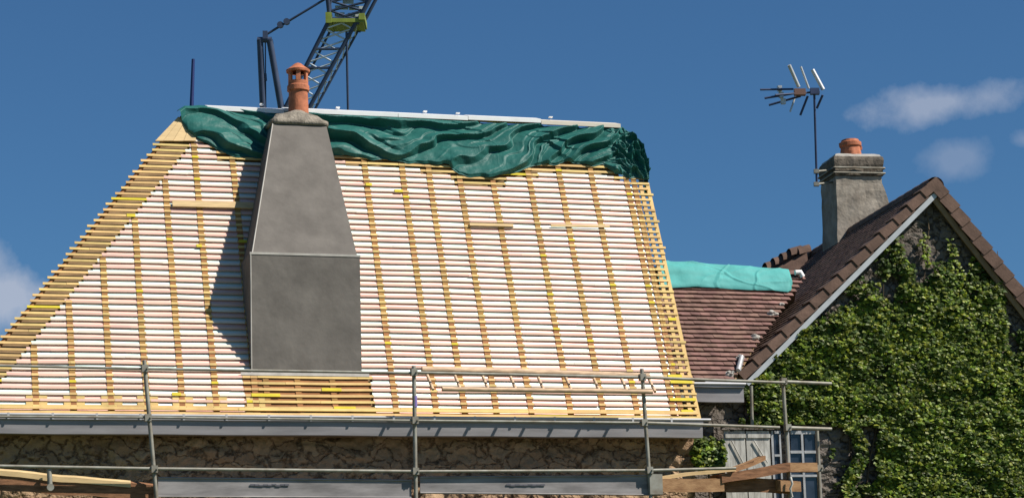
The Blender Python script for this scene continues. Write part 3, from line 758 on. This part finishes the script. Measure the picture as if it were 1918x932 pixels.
# ridge tiles
m = MB(); v = .0
while v < DEPG:
    c_ = Aap + RG*v - Z*.10; vs = []; fs = []
    for i in range(2):
        for q in range(9):
            a = math.pi*q/8*1.0; r = .145 + .012*i
            vs.append(c_ + RG*(.40*i) + GX*math.cos(a)*r + Z*math.sin(a)*r)
    for q in range(8): fs.append((q, q+1, q+10, q+9))
    m.add(vs, fs, 0, True); v += .37
m.build('ridge_tiles', M['tile_verge'], gh)
# verge tiles
def verge(e, L, n, cnt, inner, lip, off0=.0):
    m = MB(); st = L/cnt
    for i in range(cnt):
        a_, b_ = i*st - .03 + off0, (i+1)*st + .012; hj = random.uniform(-.004, .004)
        for (v0, v1, n0, n1) in ((-.03, inner, .03, .052),):
            P = []
            for dn_ in (0, 1):
                for (ss, vv) in ((a_, v0), (b_, v0), (b_, v1), (a_, v1)):
                    w = (ss-a_)/(b_-a_); P.append(Aap + e*ss + RG*vv + n*(lerp(-.005, .032, w) + hj + .022*dn_))
            m.hexa(P)
        P = []
        for dv in (0, 1):
            for (ss, nn) in ((a_, -lip), (b_, -lip), (b_, .0), (a_, .0)):
                w = (ss-a_)/(b_-a_); P.append(Aap + e*ss + n*(nn + (lerp(.0, .028, w)+.018+hj if nn == 0 else lerp(0, .03, w))) + RG*(-.034 - lerp(0, .02, w) + .022*dv))
        m.hexa(P)
    return m
verge(eL, LL, nL, 14, .34, .13).build('verge_tiles', M['tile_verge'], gh)
verge(eR, LR_, nR, 14, .2, .19).build('verge_tiles', M['tile_verge'], gh)
# grey trim under left verge, shadow line under right verge painted as a dark strip
m = MB(); m.box(Aap, eL, RG, nL, (.16, LL+.02), (-.02, .012), (-.215, -.135)); m.build('verge_trim', M['rake_white'], gh)
m = MB(); m.box(Aap, eR, RG, nR, (.1, LR_), (.0, .03), (-.27, -.18)); m.build('verge_shadow_strip', M['dark_deck'], gh)  # dark strip drawn in place of the shadow under the verge
# rear cross ridge
m = MB()
for i in range(5):
    px0, py0 = lerp(1437, 1497, i/4.), lerp(492, 464, min(1, i/3.2))
    c_ = atD(px0, py0+3, 46.5); 
    vs = []; fs = []
    for q2 in range(2):
        for q in range(9):
            a = math.pi*q/8; r = .15; vs.append(c_ + X*(-.06+.24*q2) + Z*(q2*.07+math.sin(a)*r-.12) + Y*math.cos(a)*r)
    for q in range(8): fs.append((q, q+1, q+10, q+9))
    m.add(vs, fs, 0, True); 
    m.hexa([c_ + Vector((-.08, 0, -.1)), c_ + Vector((.22, 0, -.03)), c_ + Vector((.22, .1, -.03)), c_ + Vector((-.08, .1, -.1)), c_+Vector((-.08, -.0, -.08)), c_+Vector((.22, .0, -.01)), c_+Vector((.22, .1, -.01)), c_+Vector((-.08, .1, -.08))])
a_, b_, c_, d_ = atD(1428, 500, 46.5), atD(1510, 462, 46.5), atD(1520, 540, 45.6), atD(1410, 560, 45.6)
m.add([a_, b_, c_, d_], [(0, 1, 2, 3)]); n2 = Vector((0, 2.5, -2.5)); m.add([a_, b_, b_+n2, a_+n2], [(0, 1, 2, 3)])
m.build('rear_ridge', M['tile_verge'], gh)

# chimney of gable house
def on_ridge_v(px):    # distance along the ridge where it crosses pixel column
    best = 0
    v = 0
    while v < 9:
        p = Aap + RG*v - CAM; x_ = W/2 + FPX*p.dot(Rr)/p.dot(Fv)
        if x_ < px: return v
        v += .02
    return v
vc = on_ridge_v(1592) + .3; CC = Aap + RG*vc + GX*.15
dC = (CC-CAM).dot(Fv)
hw = (atD(1645, 350, dC)-atD(1548, 350, dC)).length/2/1.06
c0 = atD(1597, 380, dC); c0.z = 0; zc = lambda py: atD(1597, py, dC).z
m = MB()
def rectring(cx, hx_, hy_, z, rough=0., seed=0, n=10):
    pts = []
    cs = [(-hx_, -hy_), (hx_, -hy_), (hx_, hy_), (-hx_, hy_)]
    for q in range(4):
        for k in range(n):
            a_, b_ = cs[q], cs[(q+1) % 4]; x_, y__ = lerp(a_[0], b_[0], k/n), lerp(a_[1], b_[1], k/n)
            w = rough*noise.fractal(Vector((x_*4, y__*4, z*3+seed)), 1, 2, 3)
            pts.append(c0 + GX*(x_*(1+w)+cx) + RG*(y__*(1+w)) + Z*z)
    return pts
def loft(m, rs, mi=0):
    n = len(rs[0]); vs = [v for r in rs for v in r]; fs = []
    for i in range(len(rs)-1):
        for k in range(n): fs.append((i*n+k, i*n+(k+1) % n, (i+1)*n+(k+1) % n, (i+1)*n+k))
    fs.append(tuple((len(rs)-1)*n+k for k in range(n))); m.add(vs, fs, mi, False)
zz_ = [zc(560), zc(450), zc(425), zc(400), zc(380), zc(365), zc(350), zc(338)]
hh_ = [1.55, 1.38, 1.22, 1.12, 1.06, 1.02, .99, .985]
loft(m, [rectring(hw*(h-1)*.92, hw*h, hw*.95, z, .05, i) for i, (z, h) in enumerate(zip(zz_, hh_))])
loft(m, [rectring(.0, hw*q, hw*q*.95, z, .06, 3) for q, z in ((.97, zc(337)), (1.0, zc(335)), (1.01, zc(322)), (1.05, zc(315)), (1.055, zc(306)), (1.02, zc(300)), (.95, zc(298)))], 1)
loft(m, [rectring(.0, hw*q, hw*q*.95, z, .04, 3) for q, z in ((.97, zc(299)), (.92, zc(294.5)), (.75, zc(291.5)), (.5, zc(289)), (.3, zc(288)))], 2)
m.build('chimney', [M['old_render'], M['dark_brick'], M['pale_mortar']], groof)
m = MB(); pc2 = atD(1594, 291, dC); zz2 = lambda py: atD(1594, py, dC).z - pc2.z
m.lathe(pc2, [(.195, -.02), (.19, .05), (.18, .11), (.178, zz2(276)), (.20, zz2(274)), (.20, zz2(267)), (.165, zz2(265)), (.15, zz2(261)), (.10, zz2(260)), (.0, zz2(260))], wob=.08)
m.box(pc2, X, Y, Z, (.08, .2), (-.06, .06), (.10, .16)); m.build('chimney_pot', M['terracotta'], groof)
# window in gable wall
wnd_o = GH(1508, 870, .05)
def gbox(m, pa, pb, off0, off1, mi=0):
    A = GH(pa[0], pa[1], off1); B = GH(pb[0], pb[1], off1); ym = min(870, (pa[1]+pb[1])/2); ga, gb = (GH(pa[0], ym, off1)-G0).dot(GX), (GH(pb[0], ym, off1)-G0).dot(GX)
    m.box(Vector((G0.x, G0.y, 0)), GX, GN, Z, (min(ga, gb), max(ga, gb)), (off0, off1), (min(A.z, B.z), max(A.z, B.z)), mi)
m = MB()
for pa, pb in (((1476, 806), (1481, 960)), ((1503, 812), (1507, 960)), ((1530, 806), (1537, 960)), ((1481, 806), (1530, 812)), ((1481, 843), (1503, 848)), ((1507, 843), (1530, 848)), ((1481, 888), (1503, 892)), ((1507, 888), (1530, 892))):
    gbox(m, pa, pb, .02, .085)
win = m.build('window', M['frame'], gh)
for pa, pb in (((1481, 812), (1503, 843)), ((1507, 812), (1530, 843)), ((1481, 848), (1503, 888)), ((1507, 848), (1530, 888)), ((1481, 892), (1503, 960)), ((1507, 892), (1530, 960))):
    m = MB(); gbox(m, pa, pb, .03, .055); m.build('pane', M['glass'], win)
# second casement left, half hidden
m = MB()
for pa, pb in (((1447, 806), (1451, 960)), ((1462, 806), (1465, 960)), ((1451, 806), (1462, 811)), ((1451, 850), (1462, 854))): gbox(m, pa, pb, .02, .08)
w2 = m.build('window', M['frame'], gh)
m = MB(); gbox(m, (1451, 811), (1462, 960), .025, .05); m.build('pane', M['glass'], w2)
# peeling shutter leaves
for (xa_, xb_, nb) in ((1358, 1398, 4), (1400, 1444, 4)):
    m = MB()
    for i in range(nb):
        a_, b_ = lerp(xa_, xb_, i/nb)+.1, lerp(xa_, xb_, (i+1)/nb)-.25
        gbox(m, (a_, 806+random.uniform(-1, 1)), (b_, 948), .09, .115)
    gbox(m, (xa_+1, 812), (xb_-1, 819), .1155, .135); gbox(m, (xa_+1, 900), (xb_-1, 908), .1155, .135)
    A = GH(xa_+12, 824, .14); B = GH(xb_-6, 866, .14); m.tube([A, B], .012, 4)
    m.build('shutter', M['white_old'], gh)
m = MB(); gbox(m, (1352, 798), (1450, 803.5), .08, .16); m.build('lintel', M['gable_stone'], gh)

# ------------------------------------------------------------------ television antenna
dA = dC - .55
ant = thing('television_antenna', 'aluminium television antenna on thin dark mast strapped to the gable chimney', 'antenna', atD(1531, 348, dA))
P = lambda px, py, k=0.: atD(px, py, dA+k)
m = MB(); m.tube([P(1530, 348), P(1525, 168)], .022, 8); m.build('mast', M['antenna_dark'], ant)
for (ya, yb_) in ((321, 318), (345, 341)):
    m = MB(); m.tube([P(1529, ya), P(1560, yb_, .35)], .02, 6); m.box(P(1529, ya), Rr, back.normalized(), Z, (-.045, .045), (-.04, .04), (-.035, .035)); m.build('bracket', M['galv'], ant)
m = MB()
for ya in (322, 332):
    r_ = rectring(.0, hw*1.085, hw*1.04, zc(ya)); m.tube(r_ + [r_[0]], .016, 5)
m.build('strap', M['galv'], ant)
m = MB(); m.tube([P(1452, 178, -.25), P(1535, 172, .1)], .018, 6); m.box(P(1526, 172), Rr, back.normalized(), Z, (-.08, .08), (-.05, .05), (-.05, .06)); m.build('boom', M['antenna_dark'], ant)
m = MB(); m.box(P(1498, 173, -.05), Rr, back.normalized(), Z, (-.10, .10), (-.06, .06), (-.055, .055)); m.build('junction_box', M['antenna_box'], ant)
for i, (a_, b_, r_, mt) in enumerate((((1478, 122), (1496, 163), .035, 'antenna'), ((1500, 125), (1515, 166), .02, 'antenna'), ((1522, 131), (1542, 168), .036, 'antenna'),
        ((1541, 178), (1530, 203), .022, 'antenna_dark'), ((1513, 180), (1499, 216), .022, 'antenna_dark'), ((1490, 180), (1480, 209), .018, 'antenna'),
        ((1424, 168), (1486, 167), .018, 'antenna_dark'), ((1432, 184), (1494, 174), .02, 'antenna_dark'), ((1440, 197), (1500, 180), .02, 'antenna_dark'))):
    k = (-.12, 0, .12)[i % 3]
    m = MB(); m.tube([P(*a_, k), P(*b_, k*.3)], r_, 6); m.build('element', M[mt], ant)
m = MB()
for (px, py) in ((1460, 166), (1463, 178), (1467, 190)):
    m.box(P(px, py), Rr, Y, Z, (-.035, .035), (-.03, .03), (-.05, .05))
m.tube([P(1459, 163), P(1466, 190)], .03, 6); m.build('clamp', M['antenna'], ant)

# ------------------------------------------------------------------ ivy
def leaf(m, c, nrm_, size, rot, mi=0):
    t = nrm_.cross(Vector((.1, .05, 1))).normalized(); b = nrm_.cross(t)
    a = t*math.cos(rot)+b*math.sin(rot); d = nrm_.cross(a)
    tip = c + d*size*.50 - nrm_*size*.22; base = c - d*size*.28 - nrm_*size*.05
    l = c + a*size*.6 - nrm_*size*.16 - d*size*.02; r = c - a*size*.6 - nrm_*size*.16 - d*size*.02
    l2 = c + a*size*.30 + d*size*.26; r2 = c - a*size*.30 + d*size*.26
    m.add([base, r, r2, tip, l2, l, c+nrm_*size*.05], [(0, 1, 6), (1, 2, 6), (2, 3, 6), (3, 4, 6), (4, 5, 6), (5, 0, 6)], mi)
RAK = lambda x: 336 + (1752-x)*1.0 if x < 1752 else 336 + (x-1752)*1.25
def ivyd(x, y):
    """leaf density by place on the wall: 0 bare .. 1 full"""
    d = y - RAK(x)
    if x < 1400: return 0
    if d < 28: return 0
    n1 = noise.noise(Vector((x*.012, y*.012, 0))); n2 = noise.noise(Vector((x*.035, y*.03, 5)))
    lim = curve([(1400, 700), (1500, 615), (1560, 560), (1600, 520), (1660, 485), (1690, 465), (1740, 490), (1790, 480), (1830, 490), (1870, 500), (1885, 590), (1905, 640), (1960, 600)], x)
    f = (y - lim)/70 + .25 + n1*1.1 + n2*.7
    if y > 620: f = max(f, .8+n2*.9)
    if x < 1452 and y > 772: f = -1
    if 1444 < x < 1556 and y > 794: f = -1
    if 1556 <= x < 1640 and y > 800 + n2*20:
        f = .15 + n2*1.6 + (.9 if 1585 < x+12*math.sin(y*.05) < 1612 else -.25)
    if 1640 < x < 1700 and y > 830: f -= .25
    for (hx_, hy_, rx, ry) in ((1665, 548, 26, 32), (1722, 500, 22, 45), (1750, 410, 75, 75), (1700, 470, 18, 30), (1800, 500, 22, 30), (1895, 600, 22, 65), (1640, 830, 26, 24), (1770, 900, 28, 26), (1578, 560, 40, 20), (1600, 750, 22, 12)):
        e = ((x-hx_)/rx)**2 + ((y-hy_)/ry)**2
        if e < 1.2: f -= .9*(1.2-e)
    return max(0, min(1, f))
lv = MB(); cnt = 0
rnd = random.Random(5)
while cnt < 20000:
    x = rnd.uniform(1400, 1960); y = rnd.uniform(380, 965)
    dn_ = ivyd(x, y)
    if rnd.random() > dn_: continue
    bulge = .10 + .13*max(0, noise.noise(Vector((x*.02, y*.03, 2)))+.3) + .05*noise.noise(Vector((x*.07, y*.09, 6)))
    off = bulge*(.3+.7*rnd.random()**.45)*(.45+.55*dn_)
    p = GH(x, y, .04) + GN*off
    nn = (GN*rnd.uniform(.4, 1.0) + Z*rnd.uniform(-.25, .9) + GX*rnd.uniform(-.8, .6)).normalized()
    sz = rnd.uniform(.055, .115)
    leaf(lv, p, nn, sz, rnd.uniform(-.5, .5)+math.pi, 1 if (off < bulge*.62 or rnd.random() < .42) else 0); cnt += 1  # deep leaves and a random share take the painted shade colour
ivy = thing('ivy', 'dense green ivy spreading over the right hand stone gable', 'ivy', Vector((GH(1700, 900).x, GH(1700, 900).y, 0)))
main_lv = lv
m = MB()
for (sx, sy, ex, ey) in ((1885, 640, 1868, 470), (1620, 930, 1690, 450), (1700, 900, 1740, 420), (1598, 930, 1590, 740), (1800, 900, 1835, 470), (1560, 740, 1560, 600), (1650, 700, 1655, 520), (1860, 560, 1800, 440), (1740, 430, 1735, 385), (1830, 480, 1815, 415)):
    pts = []
    for k in range(14):
        t = k/13; x = lerp(sx, ex, t) + 9*noise.noise(Vector((sx, t*5, 0))); y = lerp(sy, ey, t); pts.append(GH(x, y, .055))
    m.tube(pts, .016, 5, r2=.006)
    if sy > 920: m.tube([Vector((pts[0].x, pts[0].y, 0)), pts[0]], .02, 5)
m.build('stem', M['stem'], ivy)
# pale young shoots climbing towards the apex
lv = main_lv
for (sx, sy, ex, ey) in ((1868, 610, 1862, 480), (1800, 560, 1825, 470), (1735, 500, 1728, 440), (1640, 540, 1690, 480), (1800, 520, 1775, 450), (1835, 540, 1868, 520)):
    for k in range(46):
        t = rnd.random(); x = lerp(sx, ex, t)+rnd.uniform(-6, 6) + 9*noise.noise(Vector((sx, t*5, 0))); y = lerp(sy, ey, t)+rnd.uniform(-4, 4)
        leaf(lv, GH(x, y, .05) + GN*rnd.uniform(.02, .09), (GN + Z*rnd.uniform(.2, 1) + GX*rnd.uniform(-.4, .5)).normalized(), rnd.uniform(.05, .085), rnd.uniform(-1, 1)+math.pi)
# smaller clump by the shutter
lv = MB(); c = 0
while c < 900:
    x = rnd.uniform(1286, 1362); y = rnd.uniform(815, 885)
    e = ((x-1326)/(34+8*noise.noise(Vector((x*.1, y*.1, 0)))))**2 + ((y-850)/(30+12*noise.noise(Vector((x*.08, y*.1, 4)))))**2
    if e > 1: continue
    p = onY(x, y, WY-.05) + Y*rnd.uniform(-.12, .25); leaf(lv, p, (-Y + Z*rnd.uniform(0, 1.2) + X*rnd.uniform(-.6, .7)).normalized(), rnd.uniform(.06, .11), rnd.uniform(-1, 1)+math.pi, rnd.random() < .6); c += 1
iv2 = thing('ivy', 'small dark ivy clump between rubble wall end and peeling white shutter', 'ivy', Vector((onY(1326, 900, WY).x, WY+.1, 0)))
lv.build('foliage', [M['ivy'], M['ivy_dark']], iv2)
m = MB(); q = onY(1326, 860, WY+.05); m.tube([Vector((q.x, q.y, 0)), q], .02, 5); m.build('stem', M['stem'], iv2)
lv = main_lv; c = 0
while c < 620:
    x = rnd.uniform(1383, 1450); y = rnd.uniform(722, 800)
    if noise.noise(Vector((x*.06, y*.06, 1))) + (x-1405)/60 < -.05: continue
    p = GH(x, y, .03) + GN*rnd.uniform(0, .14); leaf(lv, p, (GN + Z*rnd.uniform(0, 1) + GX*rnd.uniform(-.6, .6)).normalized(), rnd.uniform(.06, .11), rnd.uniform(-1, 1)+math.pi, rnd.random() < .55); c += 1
lv.build('foliage', [M['ivy'], M['ivy_dark']], ivy)

# ------------------------------------------------------------------ scaffold
SY = YE - .75
def SPt(px, py, dy=0.): return onY(px, py, SY+dy)
scf = thing('scaffold', 'galvanised tube scaffold with aluminium toe boards running under the eave', 'scaffold', Vector((E0.x, SY, 0)))
def pipe(pa, pb, r=.024, name='guard_rail', dya=0., dyb=0., down=False, mt='galv'):
    m = MB(); A, B = SPt(*pa, dya), SPt(*pb, dyb)
    pts = [A, B] if not down else [A, B, Vector((B.x, B.y, 0))]
    m.tube(pts, r, 8); return m.build(name, M[mt], scf)
for pa, pb in (((270, 674), (293, 932)), ((775, 685), (779, 932)), ((1202, 690), (1219, 932))):
    pipe(pa, pb, .03, 'post', down=True)
pipe((1407, 722), (1409, 800), .026, 'post', .6, .6); pipe((1466, 708), (1476, 868), .03, 'post', .25, .25, down=True); pipe((1530, 803), (1536, 932), .03, 'post', .45, .45, down=True)
for pa, pb, r in (((-60, 683), (272, 690), .02), ((272, 690), (776, 698), .02), ((776, 697), (1204, 706), .022), ((1195, 706), (1470, 716), .024), ((-60, 779), (276, 781), .018), ((276, 781), (777, 787), .018), ((777, 787), (1206, 791), .019), ((1206, 791), (1460, 800), .024), ((-60, 871), (290, 877), .024), ((290, 877), (778, 882), .024), ((778, 882), (1216, 880), .022), ((1216, 880), (1378, 876), .024)):
    pipe(pa, pb, r, dya=-.035, dyb=-.035)
pipe((1464, 714), (1557, 718), .028, dya=.25, dyb=.3); pipe((1472, 800), (1557, 803), .03, dya=.25, dyb=.3)
pipe((92, 876), (94, 914), .036, 'drop_tube')
m = MB(); c_ = SPt(94, 912, -.04); m.tube([c_ + Y*.03, c_ - Y*.05], .05, 12); m.build('coupler', M['galv'], scf)
for (px, py) in ((271, 690), (775, 697), (1203, 706), (1467, 714), (289, 878), (778, 882), (1216, 880), (1475, 800), (277, 782), (777, 787), (1206, 791), (1534, 876)):
    m = MB(); c_ = SPt(px, py, .2 if px > 1300 else -.03); m.box(c_, X, Y, Z, (-.045, .045), (-.05, .05), (-.05, .05)); m.tube([c_ + X*.03 - Y*.08, c_ + X*.03], .014, 6); m.build('coupler', M['galv'], scf)
for (xa_, xb_, ya, yb_, y2, y3) in ((296, 771, 894, 899, 929, 931), (787, 1236, 893, 890, 922, 926)):
    m = MB(); A, B, C, D = SPt(xa_, ya, .03), SPt(xb_, yb_, .03), SPt(xb_, y3, .03), SPt(xa_, y2, .03)
    t_ = Vector((0, .03, 0)); m.hexa([D, C, C+t_, D+t_, A, B, B+t_, A+t_])
    for (p, q) in ((A, B), (D, C)): m.tube([p-Y*.008, q-Y*.008], .013, 6)
    tb = m.build('toe_board', M['alu'], scf)
    m = MB(); k = 0
    base = lerp(xa_, xb_, .44)
    for i in range(9):
        x = lerp(base-32, base+32, i/8.); c_ = SPt(x, 908+random.uniform(-1, 1), .018); m.box(c_, X, Y, Z, (-.034, .034), (-.004, .004), (-.012*random.uniform(.4, 1), .014), 0)
    m.build('printed_marking', M['dark_mark'], tb)
m = MB(); zd = SPt(700, 934, .03).z; xa_, xb_ = SPt(300, 930).x, SPt(1236, 930).x
m.box(Vector((0, 0, 0)), X, Y, Z, (xa_, xb_), (SY+.07, WY-.12), (zd-.05, zd)); m.build('deck', M['alu'], scf)
m = MB(); c_ = SPt(1228, 905, -.02); m.box(c_, X, Y, Z, (-.10, .10), (-.03, .03), (-.16, .14)); m.build('end_bracket', M['galv'], scf)
# purple tape on middle post
m = MB(); m.tube([SPt(777, 741), SPt(777.6, 762)], .033, 8); m.build('tape', M['purple'], scf)

# ------------------------------------------------------------------ ladder lying along the rail
lad = thing('ladder', 'old wooden ladder lying lengthwise on the scaffold rail before the roof', 'ladder', SPt(1000, 728, -.08))
la = [SPt(828, 728, -.08), SPt(1222, 733, -.08)]; lb = [SPt(790, 692, .28), SPt(1216, 704, .28)]
m = MB()
def beam(m, A, B, w, h, up=Z):
    e = (B-A); L = e.length; e.normalize(); s_ = e.cross(up).normalized(); u_ = s_.cross(e); m.box(A, e, s_, u_, (0, L), (-w/2, w/2), (-h/2, h/2))
m.tube(la, .036, 8); m.build('stile', M['ladder'], lad)
m = MB(); m.tube([lb[0], lerp(lb[0], lb[1], .5)+Z*.01, lb[1]], .050, 8); m.build('stile', M['ladder'], lad)
for i in range(9):
    xx = 803 + i*52.0
    if xx > 1225: break
    m = MB(); A = SPt(xx+8, 729 + (xx-830)*.01, -.08); B = onY(xx-6, 694 + (xx-800)*.024, SY+.28); m.tube([A, B], .022, 6); m.build('rung', M['ladder'], lad)

# ------------------------------------------------------------------ planks
def plank(name, label, pa, pb, hpx, dy0, dy1, mt, cat='plank', dep=.25, tip=0.):
    A, B = SPt(*pa, dy0), SPt(*pb, dy1); h = hpx/127
    m = MB(); n = 12; vs = []; fs = []
    for i in range(n+1):
        t = i/n; p = lerp(A, B, t); hh = h*(1+.12*noise.noise(Vector((p.x*1.5, hpx, 0)))); dz = .02*noise.noise(Vector((p.x*2, hpx, 3)))
        if tip and t > 1-tip: hh *= max(.15, (1-t)/tip)
        for (y, z) in ((0, dz-hh), (0, dz), (dep, dz+.03), (dep, dz+.03-hh)): vs.append(p + Vector((0, y, z)))
    for i in range(n):
        for q in range(4): fs.append((i*4+q, i*4+(q+1) % 4, i*4+4+(q+1) % 4, i*4+4+q))
    fs += [(0, 3, 2, 1), (n*4, n*4+1, n*4+2, n*4+3)]
    m.add(vs, fs); return tag(m.build(name, mt, origin=A), label, cat)
plank('scaffold_plank', 'long dark brown plank sloping down at the lower left beside the rubble wall', (-70, 878), (288, 908), 30, .12, .12, M['old_wood'], dep=.05)
plank('wooden_lath', 'thin pale pink edged lath lying on the dark sloping plank at lower left', (-70, 874), (245, 903), 9, .10, .10, M['board'], 'lath', .03)
plank('timber_beam', 'pale sawn beam with knots lying level at the right scaffold end', (1237, 897), (1356, 896), 24, .0, .02, M['pine'], 'beam', .2)
plank('timber_beam', 'brown beam behind and right of the pale sawn beam on the scaffold', (1352, 893), (1478, 898), 27, .16, .18, M['old_wood'], 'beam', .2)
plank('scaffold_plank', 'broad rust brown plank laid aslant on top of the right hand timber pile', (1352, 888), (1480, 866), 17, .0, .05, M['old_wood'], dep=.5)
plank('scaffold_plank', 'short orange brown plank end reaching to the post before the window', (1478, 865), (1531, 866), 18, .06, .1, M['pine'], dep=.4)
plank('wooden_board', 'thin grey board propped from the pale beam up to the rust brown plank', (1240, 890), (1378, 876), 6, .12, .12, M['board'], 'board', .3)
plank('broken_board', 'small broken tan board sticking up on top of the right timber pile', (1374, 878), (1434, 852), 8, .15, .25, M['pine'], 'board', .3)
plank('timber_offcut', 'stubby pale timber offcut tied at the right end of the beam pile', (1462, 899), (1500, 901), 20, -.04, -.02, M['pine'], 'timber', .2)
m = MB(); a_ = SPt(1481, 893, -.1); m.tube([a_, SPt(1484, 905, -.12), SPt(1480, 914, -.1), SPt(1484, 930, -.1)], .018, 6)
tag(m.build('rag', M['white_old'], origin=a_), 'little pale rag knotted round the stubby timber offcut', 'rag')
bpy.context.view_layer.update()
